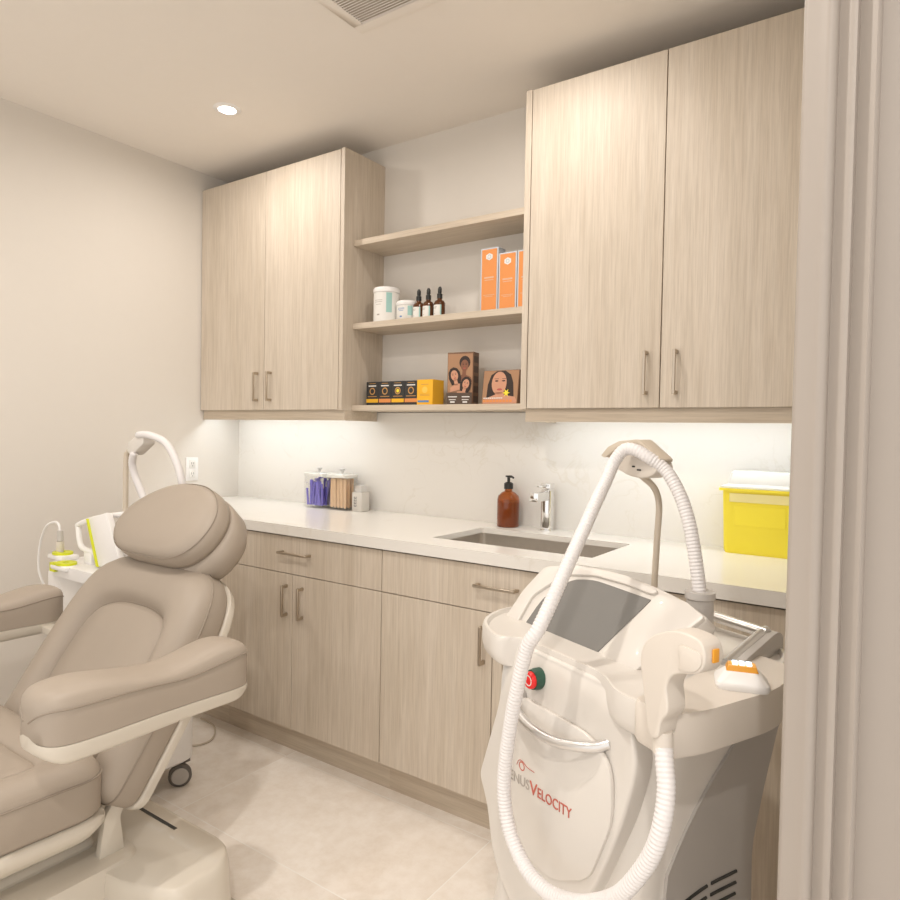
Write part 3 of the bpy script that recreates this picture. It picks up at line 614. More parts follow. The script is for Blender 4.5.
bm = NB(); P = [fh(u, v, 0.022) for u, v in scaled(ho, 0.973)]; tube(bm, P+[P[0]], 0.0016, 6); P = [fh(u, v, -0.038) for u, v in scaled(ho, 0.972)]; tube(bm, P+[P[0]], 0.003, 6); cobj('piping', bm, SEAM, head)
bm = NB(); box(bm, CX-0.05, CX+0.05, -1.235, -1.165, 0.80, 0.905, None); cobj('headrest_post', bm, GREYP, bevel=0.008)
# seat
sx_ = 0.33
so = roundpoly([(-sx_, 0.0), (sx_, 0.0), (sx_, -0.72), (-sx_, -0.72)], [0.07, 0.07, 0.05, 0.05], 6)
def fs(u, v, h): return Vector((CX+u, -1.545+v, 0.475+h+0.012*max(0, -v-0.1)*3))
sc_ = (0, -0.36)
bm = NB(); pad(bm, so, [(0.02, 0.0), (0.6, 0.0), (0.66, 0.0), (0.68, -0.006), (0.70, 0.004), (0.8, 0.016), (0.9, 0.012), (0.965, 0.0), (0.99, -0.016), (1.0, -0.035), (1.0, -0.115), (0.98, -0.125), (0.02, -0.125)], fs, sc_); seat = cobj('seat', bm, VINYL, ang=75)
bm = NB(); P = [fs(u, v, -0.03) for u, v in so]; tube(bm, P+[P[0]], 0.0028, 6); cobj('piping', bm, SEAM, seat)
bm = NB(); pad(bm, so, [(0.02, -0.127), (1.0, -0.127), (1.02, -0.132), (1.02, -0.15), (0.97, -0.175), (0.7, -0.23), (0.45, -0.26), (0.02, -0.26)], fs, sc_); cobj('seat_shell', bm, SHELL, ang=60)
# leg rest
lo_ = roundpoly([(-0.29, 0), (0.29, 0), (0.27, -0.5), (-0.27, -0.5)], [0.05, 0.05, 0.08, 0.08], 5)
def fl(u, v, h): return Vector((CX+u, -2.29+v*0.8, 0.50+v*0.55+h))
bm = NB(); pad(bm, lo_, [(0.02, 0.0), (0.8, 0.01), (0.95, 0.0), (1.0, -0.03), (1.0, -0.08), (0.02, -0.09)], fl, (0, -0.25)); cobj('leg_rest', bm, VINYL, ang=75)
# armrests: stations along y
def armrest(side):
    # side +1: the one nearer to the viewer; y, half width, top z, seam z, bottom z of cushion
    xc = CX + side*0.475
    St = [(-1.858, 0.010, 0.715, 0.695, 0.668), (-1.853, 0.035, 0.735, 0.712, 0.658), (-1.835, 0.058, 0.751, 0.722, 0.653), (-1.80, 0.070, 0.758, 0.722, 0.650), (-1.74, 0.074, 0.757, 0.721, 0.649), (-1.67, 0.073, 0.745, 0.719, 0.648), (-1.60, 0.070, 0.734, 0.714, 0.647),
          (-1.54, 0.068, 0.730, 0.708, 0.645), (-1.48, 0.068, 0.737, 0.708, 0.644), (-1.42, 0.070, 0.748, 0.715, 0.643), (-1.37, 0.071, 0.753, 0.721, 0.642), (-1.33, 0.066, 0.748, 0.722, 0.642), (-1.308, 0.050, 0.738, 0.716, 0.643), (-1.298, 0.025, 0.722, 0.706, 0.646), (-1.295, 0.006, 0.712, 0.700, 0.650)]
    St = [(-1.80+(y_+1.858)*(0.515/0.563), a_, b_, c_, d_) for y_, a_, b_, c_, d_ in St]
    Sa = smooth([Vector((a[0], a[1], a[2])) for a in St], 3); Sb = smooth([Vector((a[0], a[3], a[4])) for a in St], 3)
    St = [(p.x, max(0.004, p.y), p.z, q.y, q.z) for p, q in zip(Sa, Sb)]
    bm = NB(); rings = []
    for y, w_, t_, s_, b_ in St:
        rings.append([Vector((xc+u*w_, y, z)) for u, z in ((-1, b_), (-1.0, (b_+s_)/2), (-1.0, s_), (-0.93, s_+(t_-s_)*0.55), (-0.75, t_-(t_-s_)*0.15), (-0.4, t_), (0, t_+0.001), (0.4, t_), (0.75, t_-(t_-s_)*0.15), (0.93, s_+(t_-s_)*0.55), (1.0, s_), (1.0, (b_+s_)/2), (1, b_))])
    loft(bm, rings)
    a = cobj('armrest', bm, VINYL, ang=70)
    bm = NB()
    for u in (-1.004, 1.004):
        tube(bm, smooth([(xc+u*w_, y, s_) for y, w_, t_, s_, b_ in St], 1), 0.002, 6)
    cobj('piping', bm, SEAM, a)
    bm = NB(); rings = []
    for y, w_, t_, s_, b_ in St:
        zb_ = 0.605 + 0.035*(max(0, abs(y+1.542)-0.20)/0.06)**2
        w2 = w_+0.002
        rings.append([Vector((xc+u*w2, y, z)) for u, z in ((-1, b_-0.001), (-1.0, zb_+0.014), (-0.85, zb_+0.003), (-0.5, zb_), (0.5, zb_), (0.85, zb_+0.003), (1.0, zb_+0.014), (1, b_-0.001))])
    loft(bm, rings); sh = cobj('armrest_shell', bm, SHELL, a, ang=60)
    bm = NB(); box(bm, *sorted((CX+side*0.30, CX+side*0.43)), -1.375, -1.325, 0.612, 0.635); cobj('arm_bracket', bm, SHELL, a, bevel=0.004)
    return a
armrest(1); armrest(-1)
for q in (-0.26, 0.262):
    P = roundpoly([(-1.435, 0.40), (-1.475, 0.40), (-1.535, 0.31), (-1.55, 0.19), (-1.48, 0.19), (-1.495, 0.30)], 0.012, 3)
    bm = NB(); prism(bm, P, lambda u, v, s: Vector((CX+q+0.022*s, u, v))); cobj('lift_arm', bm, SHELL, bevel=0.005)
# base
bm = NB()
def bring(P, z): return [Vector((x, y, z)) for x, y in P]
B1 = roundpoly([(0.70, -1.30), (1.62, -1.30), (1.685, -1.36), (1.685, -1.50), (1.52, -1.56), (0.78, -1.56), (0.62, -1.50), (0.62, -1.36)], 0.04, 5)
loft(bm, [bring(scaled(B1, 1.02, (1.15, -1.43)), 0.03), bring(scaled(B1, 1.0, (1.15, -1.43)), 0.17), bring(scaled(B1, 0.985, (1.15, -1.43)), 0.193), bring(scaled(B1, 0.96, (1.15, -1.43)), 0.20)])
cobj('rear_foot_cover', bm, SHELL, ang=50)
bm = NB(); B2 = roundpoly([(0.82, -1.45), (1.48, -1.45), (1.48, -2.25), (0.82, -2.25)], 0.06, 5)
loft(bm, [bring(scaled(B2, 1.03, (1.15, -1.85)), 0.03), bring(B2, 0.19), bring(scaled(B2, 0.98, (1.15, -1.85)), 0.208), bring(scaled(B2, 0.94, (1.15, -1.85)), 0.212)])
cobj('base_cover', bm, SHELL, ang=50)
bm = NB(); B3 = roundpoly([(0.54, -1.27), (1.74, -1.27), (1.78, -1.45), (1.60, -1.62), (1.60, -2.30), (0.70, -2.30), (0.70, -1.62), (0.50, -1.45)], 0.06, 5)
loft(bm, [bring(B3, 0.0), bring(B3, 0.022), bring(scaled(B3, 0.99, (1.15, -1.8)), 0.03)]); cobj('floor_plate', bm, SHELL, ang=50)
bm = NB(); box(bm, 1.215, 1.45, -1.353, -1.343, 0.1985, 0.2008); cobj('slot', bm, BLACKP)
bm = NB(); box(bm, 0.93, 1.37, -1.95, -1.52, 0.20, 0.24); cobj('column', bm, SHELL, bevel=0.02, seg=3)

# ------------------------------------------------------------------ laser machine in front of the sink
OL = (2.795, -1.459); ang = math.atan2(-0.419, 0.908); ex = Vector((0.908, -0.419, 0)); ey = Vector((0.419, 0.908, 0))
MC = Vector((-0.25, 0.21, 0))
lp = Vector((OL[0], OL[1], 0)) + ex*MC.x + ey*MC.y
ls = thing('laser_machine', 'white laser treatment machine with touch screen standing before the sink', 'machine', lp, ang)
LS = -MC
def lobj(name, bm, m, parent=None, **k): return obj(name, bm, m, parent or ls, shift=LS, **k)
SEC = [(0.06, -0.50, -0.02, 0.0, 0.42, 0.08), (0.12, -0.53, 0.0, -0.01, 0.43, 0.08), (0.30, -0.505, -0.05, 0.02, 0.38, 0.07), (0.45, -0.475, -0.075, 0.03, 0.35, 0.06), (0.58, -0.455, -0.07, 0.033, 0.34, 0.06), (0.70, -0.44, -0.055, 0.033, 0.35, 0.06), (0.80, -0.44, -0.04, 0.03, 0.36, 0.06), (0.853, -0.46, -0.025, 0.03, 0.38, 0.06)]
def secat(z):
    for a, b in zip(SEC, SEC[1:]):
        if a[0] <= z <= b[0]:
            t = (z-a[0])/(b[0]-a[0]); return [p+(q-p)*t for p, q in zip(a, b)]
    return list(SEC[-1] if z > SEC[-1][0] else SEC[0])
bm = NB(); loft(bm, [[Vector((x, y, s[0])) for x, y in rrect(s[1], s[2], s[3], s[4], s[5], 6)] for s in [secat(0.06+0.0397*i) for i in range(21)]]); lobj('body', bm, WPL, ang=50)
# grey side panel following the body
bm = NB(); zs = [0.16+0.0335*i for i in range(21)]; rows = []
yf_ = lambda z: 0.065 + 0.0 if z < 0.5 else 0.065 + 0.18*((z-0.5)/0.34)**1.8
for z in zs:
    s = secat(z); a = max(yf_(z), s[3]+0.05); b = s[4]-0.045
    rows.append([Vector((s[2]+0.005, a+(b-a)*i/6, z)) for i in range(7)])
grid = [[bm.verts.new(p) for p in r] for r in rows]; grid2 = [[bm.verts.new(p-Vector((0.009, 0, 0))) for p in r] for r in rows]
nr, nc = len(rows), 7
for i in range(nr-1):
    for j in range(nc-1):
        bm.faces.new((grid[i][j], grid[i][j+1], grid[i+1][j+1], grid[i+1][j])); bm.faces.new((grid2[i][j], grid2[i+1][j], grid2[i+1][j+1], grid2[i][j+1]))
for i in range(nr-1):
    for j in (0, nc-1): bm.faces.new((grid[i][j], grid[i+1][j], grid2[i+1][j], grid2[i][j]))
for j in range(nc-1):
    for i in (0, nr-1): bm.faces.new((grid[i][j], grid[i][j+1], grid2[i][j+1], grid2[i][j]))
sp_ = lobj('side_panel', bm, GREYP)
bm = NB()
for k in range(5):
    for p0, p1 in ((0.085, 0.115), (0.125, 0.18), (0.19, 0.255)):
        P = []
        for i in range(7):
            y = p0+(p1-p0)*i/6; z = 0.528-0.020*k + 0.02 - 1.6*max(0, 0.21-y)**2; P.append(Vector((secat(z)[2]+0.0055, y, z)))
        tube(bm, P, 0.0028, 6)
lobj('vent_slots', bm, BLACKP, sp_)
# front cover with its raised panel
P = [(-0.405, 0.885), (-0.42, 0.825), (-0.425, 0.763), (-0.492, 0.587), (-0.46, 0.535), (-0.44, 0.44), (-0.36, 0.37), (-0.26, 0.39), (-0.19, 0.47), (-0.14, 0.56), (-0.09, 0.68), (-0.062, 0.78), (-0.065, 0.83), (-0.13, 0.885)]
P = roundpoly(P, [0.01, 0.02, 0.03, 0.015, 0.03, 0.06, 0.05, 0.05, 0.05, 0.05, 0.05, 0.03, 0.03, 0.03], 4)
bm = NB(); prism(bm, P, lambda u, v, s: Vector((u, 0.045-0.04*s+(0.5*max(0, v-0.845)), v))); fc = lobj('front_cover', bm, WPL, bevel=0.006, seg=3)
P = roundpoly([(-0.405, 0.735), (-0.36, 0.80), (-0.16, 0.80), (-0.11, 0.77), (-0.105, 0.68), (-0.155, 0.56), (-0.25, 0.505), (-0.385, 0.52), (-0.405, 0.56)], 0.03, 4)
bm = NB(); prism(bm, P, lambda u, v, s: Vector((u, 0.008-0.009*s, v))); lobj('logo_panel', bm, WPL, fc, bevel=0.003)
for w_t, w_s, w_m, w_x, w_z, w_w in (('V', 0.033, INKG, -0.399, 0.627, 0.023), ('ENUS', 0.026, INKG, -0.374, 0.633, 0.060), ('V', 0.034, INKR, -0.3125, 0.633, 0.022), ('ELOCITY', 0.026, INKR, -0.289, 0.636, 0.092)):
    text_mesh('writing', w_t, w_s, w_m, ls, (1, 0, 0.06), (0, 0, 1), Vector((w_x, -0.0016, w_z))+LS, width=w_w)
bm = NB(); ring(bm, -0.338, 0.671, 0.0065, 0.0085, -0.001); tube(bm, smooth([(-0.353, -0.0015, 0.668), (-0.347, -0.0015, 0.679), (-0.335, -0.0015, 0.681), (-0.322, -0.0015, 0.676), (-0.300, -0.0015, 0.676)], 4), 0.0006, 5); lobj('logo_mark', bm, INKR, fc)
# chrome pull bar, red stop button, dial
bm = NB(); tube(bm, smooth([(-0.378, 0.012, 0.788), (-0.352, -0.012, 0.782), (-0.29, -0.024, 0.771), (-0.22, -0.024, 0.771), (-0.150, -0.008, 0.786), (-0.126, 0.012, 0.797)], 5), 0.0085, 12); lobj('pull_bar', bm, SILVER)
bm = NB()
def disc(bm, c, r, y0, y1, n=24): loft(bm, [[Vector((c[0]+rr*math.cos(2*PI*i/n), yy, c[1]+rr*math.sin(2*PI*i/n))) for i in range(n)] for rr, yy in ((r, y0), (r, (y0+y1*3)/4), (r*0.9, y1))])
disc(bm, (-0.312, 0.842), 0.0195, 0.03, -0.003); rb = lobj('button_collar', bm, GREEN)
bm = NB(); disc(bm, (-0.312, 0.842), 0.0155, -0.003, -0.0105); b2 = lobj('stop_button', bm, RED, rb); b2['label'] = 'red button'
bm = NB(); ring(bm, -0.312, 0.842, 0.008, 0.010, -0.0105); lobj('button_arrows', bm, WINK, b2)
bm = NB(); disc(bm, (-0.352, 0.796), 0.015, 0.012, 0.0, 20); lobj('key_dial', bm, GREYP)
# tray
P = roundpoly([(0.0, -0.008), (0.012, 0.05), (-0.03, 0.30), (-0.09, 0.44), (-0.50, 0.44), (-0.565, 0.30), (-0.60, 0.13), (-0.53, 0.02), (-0.415, -0.015), (-0.385, 0.03), (-0.16, 0.03), (-0.10, -0.008)], [0.008, 0.03, 0.04, 0.06, 0.08, 0.08, 0.06, 0.06, 0.03, 0.03, 0.04, 0.03], 4)
tc_ = (-0.27, 0.2)
bm = NB(); loft(bm, [bring(scaled(P, s, tc_), z) for s, z in ((0.95, 0.838), (0.985, 0.845), (1.0, 0.86), (1.0, 0.886), (0.99, 0.895), (0.965, 0.896), (0.95, 0.889), (0.02, 0.888))]); tr = lobj('tray', bm, WPL, ang=50)
# raised holder on the right of the tray
P = roundpoly([(0.024, -0.030), (0.037, 0.03), (0.036, 0.20), (-0.005, 0.325), (-0.10, 0.33), (-0.12, 0.25), (-0.07, 0.15), (-0.055, 0.05), (-0.045, -0.022)], [0.008, 0.03, 0.04, 0.03, 0.03, 0.03, 0.03, 0.02, 0.01], 4)
pc = (-0.03, 0.15)
bm = NB(); loft(bm, [bring(scaled(P, s, pc), z) for s, z in ((0.97, 0.843), (1.0, 0.852), (1.0, 0.899), (0.98, 0.905))]); lobj('handpiece_dock', bm, WPL2, ang=50)
# screen: tilted plane
SN = Vector((0, -0.781, 0.625)); SU = Vector((0, 0.625, 0.781)); S0 = Vector((-0.355, 0.10, 0.868))
def fsn(u, v, h): return S0 + Vector((u, 0, 0)) + SU*v + SN*h
P = roundpoly([(-0.20, 0.0), (0.178, -0.004), (0.268, 0.150), (0.20, 0.172), (0.05, 0.192), (-0.08, 0.185), (-0.178, 0.160), (-0.195, 0.09)], [0.008, 0.01, 0.012, 0.05, 0.08, 0.06, 0.03, 0.06], 4)
bm = NB(); prism(bm, P, lambda u, v, s: fsn(u, v, -0.034+0.034*s)); scn = lobj('screen_housing', bm, WPL, bevel=0.005, seg=2)
# raised side cheek of the housing
P = roundpoly([(0.094, 0.003), (0.178, -0.003), (0.265, 0.148), (0.215, 0.166), (0.152, 0.166)], 0.008, 3)
bm = NB(); prism(bm, P, lambda u, v, s: fsn(u, v, -0.002+0.010*s)); lobj('right_cheek', bm, WPL, scn, bevel=0.004)
P = roundpoly([(-0.196, 0.006), (-0.150, 0.010), (-0.155, 0.085), (-0.10, 0.152), (-0.02, 0.168), (0.07, 0.168), (0.14, 0.162), (0.15, 0.172), (0.06, 0.186), (-0.08, 0.180), (-0.170, 0.157), (-0.192, 0.09)], 0.012, 3)
bm = NB(); prism(bm, P, lambda u, v, s: fsn(u, v, -0.002+0.009*s)); lobj('left_cheek', bm, WPL, scn, bevel=0.003)
P = roundpoly([(-0.132, 0.016), (0.082, 0.012), (0.140, 0.153), (-0.012, 0.160), (-0.075, 0.150), (-0.125, 0.095)], [0.003, 0.003, 0.003, 0.02, 0.03, 0.03], 3)
bm = NB(); prism(bm, P, lambda u, v, s: fsn(u, v, -0.002+0.004*s)); d_ = lobj('display', bm, SCREEN, scn); d_['label'] = 'dark grey screen'
bm = NB(); box(bm, -0.42, -0.27, 0.17, 0.26, 0.886, 0.95); lobj('screen_stand', bm, WPL, bevel=0.015, seg=3)
# rear frame: bracket, bar, socket
P = roundpoly([(0.20, 0.845), (0.43, 0.845), (0.445, 0.915), (0.42, 0.927), (0.40, 0.928), (0.38, 0.926), (0.22, 0.906)], [0.005, 0.02, 0.02, 0.015, 0.01, 0.01, 0.005], 4)
bm = NB(); prism(bm, P, lambda u, v, s: Vector((-0.053-0.034*s-0.27*(u-0.22), u, v))); br = lobj('rear_bracket', bm, GREYL, bevel=0.004)
bm = NB(); tube(bm, [Vector((-0.053-0.27*(u-0.22)-0.024, u, v)) for u, v in ((0.235, 0.905), (0.36, 0.923), (0.41, 0.926))], 0.009, 10); lobj('silver_edge', bm, SILVER, br)
bm = NB(); tube(bm, [(-0.50, 0.395, 0.937), (-0.115, 0.395, 0.925)], 0.0105, 14); lobj('push_bar', bm, SILVER)
bm = NB(); box(bm, -0.53, -0.495, 0.37, 0.42, 0.886, 0.955); lobj('bar_end', bm, GREYL, bevel=0.008)
bm = NB(); lathe(bm, [(0.0005, 0.888), (0.026, 0.888), (0.0235, 0.998), (0.0265, 1.0), (0.0265, 1.012), (0.0005, 1.012)], (-0.152, 0.25, 0), 24); lobj('hose_socket', bm, GREYL)
bm = NB(); tube(bm, smooth([(-0.305, 0.30, 0.886), (-0.305, 0.30, 0.977), (-0.301, 0.30, 1.08), (-0.298, 0.30, 1.15), (-0.302, 0.29, 1.185), (-0.316, 0.275, 1.205), (-0.325, 0.262, 1.217)], 5), 0.0065, 12); lobj('hose_pole', bm, BEIGE)
# clip at the top of the pole
P = roundpoly([(-0.352, 1.224), (-0.332, 1.254), (-0.290, 1.268), (-0.247, 1.244), (-0.238, 1.222), (-0.268, 1.207), (-0.312, 1.209)], 0.014, 4)
bm = NB(); prism(bm, P, lambda u, v, s: Vector((u, 0.228+0.048*s, v))); cl = lobj('hose_clip', bm, WPL2, bevel=0.006)
P = roundpoly([(-0.397, 1.247), (-0.377, 1.266), (-0.344, 1.279), (-0.293, 1.283), (-0.236, 1.246), (-0.240, 1.239), (-0.292, 1.2735), (-0.345, 1.268), (-0.385, 1.243)], 0.004, 3)
bm = NB(); prism(bm, P, lambda u, v, s: Vector((u, 0.232+0.036*s, v))); lobj('clip_lid', bm, BEIGE, cl, bevel=0.002)
bm = NB(); box(bm, -0.303, -0.296, 0.2268, 0.2282, 1.228, 1.231); box(bm, -0.290, -0.280, 0.2268, 0.2282, 1.222, 1.225); lobj('clip_slots', bm, BLACKP, cl)
HP = [(-0.152, 0.250, 1.005), (-0.160, 0.250, 1.049), (-0.176, 0.250, 1.118), (-0.196, 0.250, 1.169), (-0.218, 0.247, 1.207), (-0.238, 0.242, 1.230), (-0.262, 0.225, 1.250), (-0.283, 0.215, 1.262), (-0.303, 0.205, 1.262), (-0.314, 0.190, 1.238), (-0.304, 0.160, 1.202), (-0.287, 0.120, 1.165),
      (-0.272, 0.080, 1.121), (-0.256, 0.040, 1.080), (-0.238, -0.020, 1.007), (-0.237, -0.050, 0.960), (-0.254, -0.060, 0.924), (-0.276, -0.065, 0.836), (-0.290, -0.065, 0.777), (-0.300, -0.065, 0.723), (-0.305, -0.065, 0.669), (-0.297, -0.065, 0.621), (-0.274, -0.065, 0.581), (-0.228, -0.065, 0.553), (-0.170, -0.065, 0.552), (-0.106, -0.065, 0.577),
      (-0.051, -0.065, 0.614), (-0.010, -0.065, 0.655), (0.028, -0.060, 0.719), (0.042, -0.055, 0.769), (0.040, -0.045, 0.813), (0.030, -0.038, 0.845), (0.022, -0.032, 0.866)]
bm = NB(); ribbed(bm, smooth(HP, 6), 0.0123, 0.0064, 0.0005); lobj('hose', bm, HOSE, ang=30)
# handpiece resting in the dock
P = roundpoly([(0.001, 0.927), (-0.009, 0.978), (-0.003, 1.003), (0.017, 1.021), (0.054, 1.036), (0.092, 1.033), (0.101, 1.018), (0.099, 1.0), (0.090, 0.988), (0.072, 0.983), (0.053, 0.977), (0.045, 0.969), (0.038, 0.955), (0.043, 0.934), (0.043, 0.919), (0.030, 0.905), (0.028, 0.878), (0.010, 0.878)], 0.012, 3)
hp_pos = Vector((OL[0], OL[1], 0)) + ex*0.03 + ey*(-0.02)
hpo = thing('laser_handpiece', 'cream pistol-shaped handpiece hanging at the front corner of the laser machine', 'handpiece', (hp_pos.x, hp_pos.y, 0.84), ang)
def hx(bm): 
    for v in bm.verts: v.co += Vector((-0.03, 0.02, -0.84))
bm = NB(); prism(bm, P, lambda u, v, s: Vector((u, -0.038+0.022*s+(-0.003 if s == 0 else 0), v))); 
bmesh.ops.remove_doubles(bm, verts=bm.verts, dist=1e-6)
bm.free(); bm = NB(); prism(bm, P, lambda u, v, s: Vector((u, -0.050+0.036*s, v))); hx(bm); hb = obj('grip', bm, WPL2, hpo, bevel=0.010, seg=4)
bm = NB(); P2 = roundpoly([(0.060, 0.984), (0.063, 0.998), (0.058, 1.014), (0.064, 1.019), (0.095, 1.017), (0.097, 1.002), (0.088, 0.991)], 0.006, 3); prism(bm, P2, lambda u, v, s: Vector((u, -0.053+0.004*s, v))); hx(bm); obj('head_cover', bm, WPL2, hpo, bevel=0.0015)
bm = NB(); box(bm, 0.1005, 0.1035, -0.038, -0.026, 1.004, 1.022); hx(bm); o = obj('amber_lens', bm, AMBERP, hpo, bevel=0.002); o['label'] = 'amber orange lens'
bm = NB(); lathe(bm, [(0.0005, -0.004), (0.0135, -0.003), (0.0135, 0.022), (0.012, 0.028), (0.0005, 0.028)], (0.021, -0.032, 0.858), 18); hx(bm); obj('hose_collar', bm, WPL2, hpo)
# lens puck on the dock
pk = Vector((OL[0], OL[1], 0)) + ex*(-0.002) + ey*0.165
pko = thing('lens_attachment', 'small white lens block with amber top and lights on the machine dock', 'attachment', (pk.x, pk.y, 0.905), ang+0.72)
bm = NB(); loft(bm, [[Vector((x, y, z)) for x, y in rrect(-a, a, -b, b, 0.010)] for a, b, z in ((0.037, 0.028, 0.0), (0.039, 0.030, 0.006), (0.038, 0.029, 0.011), (0.026, 0.017, 0.024), (0.024, 0.015, 0.026))]); obj('housing', bm, WHITE, pko, ang=35)
bm = NB(); loft(bm, [[Vector((x, y, z)) for x, y in rrect(-a, a, -b, b, 0.002)] for a, b, z in ((0.023, 0.014, 0.026), (0.020, 0.011, 0.034))]); o = obj('amber_top', bm, AMBERP, pko, ang=35); o['label'] = 'amber orange top'
bm = NB()
for x in (-0.010, 0.0, 0.010): box(bm, x-0.004, x+0.004, -0.008, 0.008, 0.034, 0.037)
obj('lights', bm, BLUEG, pko, bevel=0.001)

# ------------------------------------------------------------------ second machine, by the left wall
m2 = thing('skin_treatment_machine', 'white treatment machine with lime green trim behind the chair backrest', 'machine', (0.70, -1.04, 0)); MS = (-0.70, 1.04, 0)
def mobj(name, bm, m, parent=None, **k): return obj(name, bm, m, parent or m2, shift=MS, **k)
bm = NB(); loft(bm, [[Vector((x, y, z)) for x, y in rrect(c-a, c+a, -1.085-b, -1.085+b, 0.055)] for c, a, b, z in ((0.70, 0.235, 0.145, 0.085), (0.70, 0.255, 0.155, 0.10), (0.70, 0.255, 0.155, 0.30), (0.66, 0.19, 0.13, 0.50), (0.63, 0.165, 0.11, 0.66), (0.62, 0.17, 0.12, 0.74))]); mobj('body', bm, WHITE, ang=50)
bm = NB(); loft(bm, [[Vector((x, y, z)) for x, y in rrect(0.43, 0.80, -1.22, -0.90, 0.06)] for z in (0.742, 0.752, 0.778, 0.784)]); mobj('tray', bm, WHITE, ang=50)
for x, y in ((0.925, -0.985), (0.90, -1.19), (0.51, -0.985), (0.51, -1.19)):
    def wheel(rr): return [[Vector((x-dy*0.83+r*math.cos(2*PI*k/24)*0.556, y+dy*0.556+r*math.cos(2*PI*k/24)*0.83, 0.040+r*math.sin(2*PI*k/24))) for k in range(24)] for r, dy in rr]
    bm = NB(); loft(bm, wheel(((0.030, 0.014), (0.039, 0.010), (0.040, -0.010), (0.033, -0.014)))); c = mobj('caster', bm, RUBBER, ang=50)
    bm = NB(); loft(bm, wheel(((0.030, -0.0142), (0.028, -0.018), (0.001, -0.018)))); mobj('wheel_cap', bm, GREYL, c)
    bm = NB(); tube(bm, [(x-0.02, y+0.02, 0.05), (x-0.02, y+0.02, 0.09)], 0.013, 10); box(bm, x-0.045, x-0.005, y+0.005, y+0.045, 0.072, 0.084); mobj('caster_stem', bm, RUBBER, c)
# screen panel with lime edge and carry frame
bm = NB(); 
Pn = [(0.600, -1.15, 0.953), (0.72, -1.15, 0.985), (0.84, -1.16, 0.80), (0.690, -1.16, 0.790)]
loft(bm, [[Vector(p) for p in Pn], [Vector(p)+Vector((0.0, 0.025, -0.004)) for p in Pn]]); pn = mobj('screen_back', bm, WHITE, bevel=0.004)
bm = NB(); loft(bm, [[Vector(p) for p in ((0.594, -1.155, 0.951), (0.603, -1.155, 0.953), (0.693, -1.165, 0.79), (0.683, -1.165, 0.79))], [Vector(p) for p in ((0.594, -1.125, 0.951), (0.603, -1.125, 0.953), (0.693, -1.135, 0.79), (0.683, -1.135, 0.79))]]); o = mobj('lime_edge', bm, LIME, pn); o['label'] = 'lime green edge'
bm = NB(); tube(bm, smooth([(0.80, -1.10, 0.985), (0.62, -1.12, 0.955), (0.500, -1.13, 0.922), (0.492, -1.13, 0.905), (0.53, -1.14, 0.845), (0.60, -1.14, 0.83), (0.68, -1.13, 0.815)], 5), 0.010, 10)
tube(bm, smooth([(0.52, -1.10, 0.93), (0.505, -1.08, 0.9), (0.55, -1.10, 0.84), (0.60, -1.10, 0.79)], 4), 0.008, 8); mobj('carry_frame', bm, WHITE)
bm = NB(); box(bm, 0.56, 0.62, -1.15, -1.07, 0.78, 0.835); box(bm, 0.62, 0.80, -1.125, -1.02, 0.78, 0.85); mobj('screen_stand', bm, WHITE, bevel=0.012)
# probe holders with lime rings
for k, (x, y, z) in enumerate(((0.415, -1.15, 0.806), (0.545, -1.20, 0.790))):
    bm = NB(); box(bm, x-0.05, x+0.06, y-0.034, y+0.034, z-0.022, z-0.004); h_ = mobj('probe_holder', bm, WHITE, bevel=0.006)
    bm = NB(); loft(bm, [[Vector((x+r*math.cos(2*PI*i/24), y+r*0.8*math.sin(2*PI*i/24), zz)) for i in range(24)] for r, zz in ((0.014, z), (0.014, z+0.004), (0.042, z+0.004), (0.042, z-0.004), (0.014, z-0.004))], cap=False)
    if k: box(bm, x-0.055, x-0.02, y-0.032, y-0.012, z-0.03, z+0.002)
    o = mobj('lime_ring', bm, LIME, h_); o['label'] = 'lime green ring'
bm = NB(); box(bm, 0.40, 0.52, -1.20, -1.12, 0.55, 0.75); mobj('holder_bracket', bm, WHITE, bevel=0.012)
bm = NB(); lathe(bm, [(0.0005, -0.02), (0.013, -0.015), (0.014, 0.028), (0.0005, 0.03)], (0.395, -1.15, 0.82), 16); pb = mobj('probe', bm, WPL2)
bm = NB(); lathe(bm, [(0.0005, 0.03), (0.012, 0.03), (0.0105, 0.068), (0.0005, 0.07)], (0.395, -1.15, 0.82), 16); mobj('probe_grip', bm, GREYL, pb)
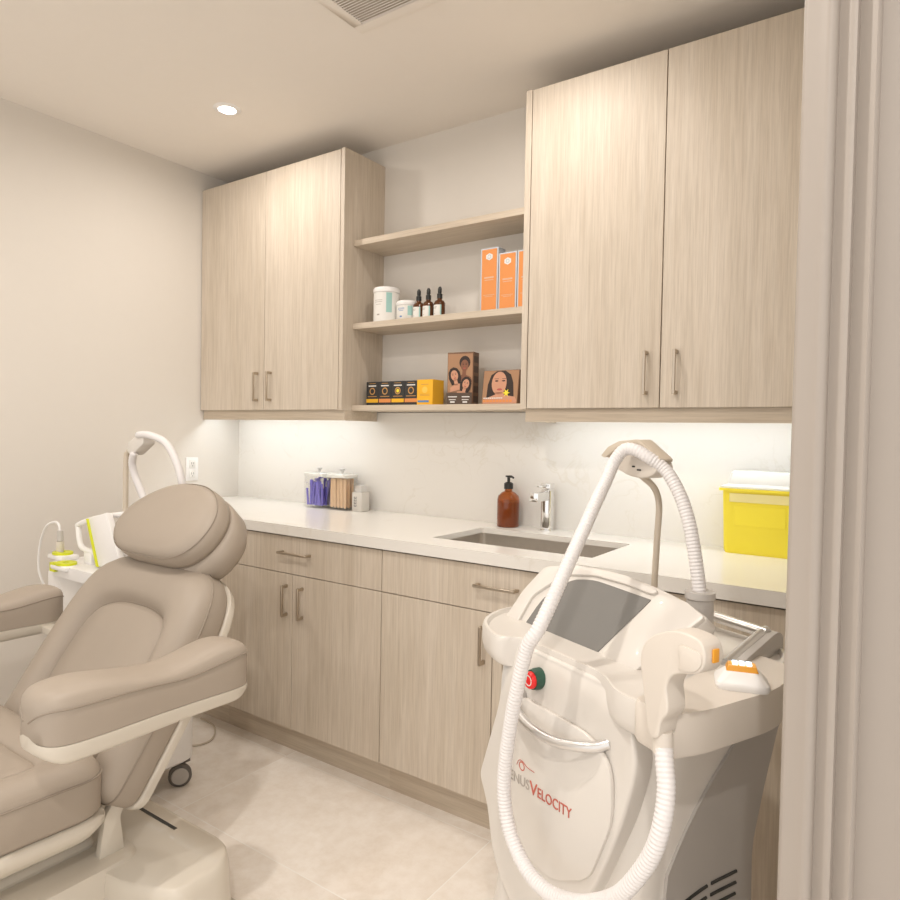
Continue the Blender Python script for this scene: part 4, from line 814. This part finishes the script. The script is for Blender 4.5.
bm = NB(); tube(bm, smooth([(0.393, -1.15, 0.888), (0.385, -1.15, 0.91), (0.355, -1.15, 0.918), (0.31, -1.16, 0.90), (0.265, -1.16, 0.84), (0.245, -1.16, 0.76), (0.25, -1.15, 0.68), (0.30, -1.10, 0.55), (0.46, -1.06, 0.45)], 5), 0.0045, 8); mobj('probe_cable', bm, WHITE)
# pole, clip and hose arcs
bm = NB(); tube(bm, smooth([(0.76, -1.10, 0.783), (0.76, -1.10, 1.0), (0.762, -1.10, 1.17), (0.775, -1.10, 1.20), (0.80, -1.10, 1.213)], 5), 0.009, 12); mobj('hose_pole', bm, BEIGE)
P = roundpoly([(-0.075, -0.012), (-0.055, 0.022), (0.05, 0.036), (0.075, 0.018), (0.055, -0.02), (-0.05, -0.04)], 0.012, 4)
bm = NB(); Tt = Matrix.Translation((0.865, -1.10, 1.232)) @ Matrix.Rotation(-0.32, 4, 'Y') @ Matrix.Scale(0.8, 4); prism(bm, P, lambda u, v, s: Tt @ Vector((u, -0.035+0.06*s, v))); cl = mobj('hose_clip', bm, WPL, bevel=0.006)
bm = NB(); lathe(bm, [(0.0005, 0), (0.008, 0), (0.008, 0.014), (0.0005, 0.016)], (0.835, -1.10, 1.255), 12); mobj('clip_knob', bm, GREYP, cl)
bm = NB(); ribbed(bm, smooth([(0.88, -1.125, 1.262), (0.94, -1.12, 1.262), (1.0, -1.10, 1.238), (1.045, -1.09, 1.18), (1.075, -1.085, 1.10), (1.08, -1.07, 0.98), (1.02, -1.04, 0.86), (0.91, -1.02, 0.80)], 6), 0.0125, 0.009, 0.0008, 10)
ribbed(bm, smooth([(0.855, -1.125, 1.20), (0.835, -1.12, 1.165), (0.835, -1.11, 1.12), (0.862, -1.10, 1.06), (0.90, -1.09, 0.98), (0.90, -1.05, 0.88), (0.86, -1.02, 0.79)], 6), 0.0125, 0.009, 0.0008, 10); mobj('hose', bm, HOSE, ang=80)
# power lead on the floor
bm = NB(); tube(bm, smooth([(0.66, -0.82, 0.03), (0.70, -0.78, 0.006), (0.72, -0.72, 0.005), (0.68, -0.66, 0.005), (0.60, -0.61, 0.005), (0.50, -0.60, 0.005)], 6), 0.004, 8)
o = obj('power_lead', bm, BEIGE); tag(o, 'thin beige power lead curling over the floor behind the treatment chair', 'cable')
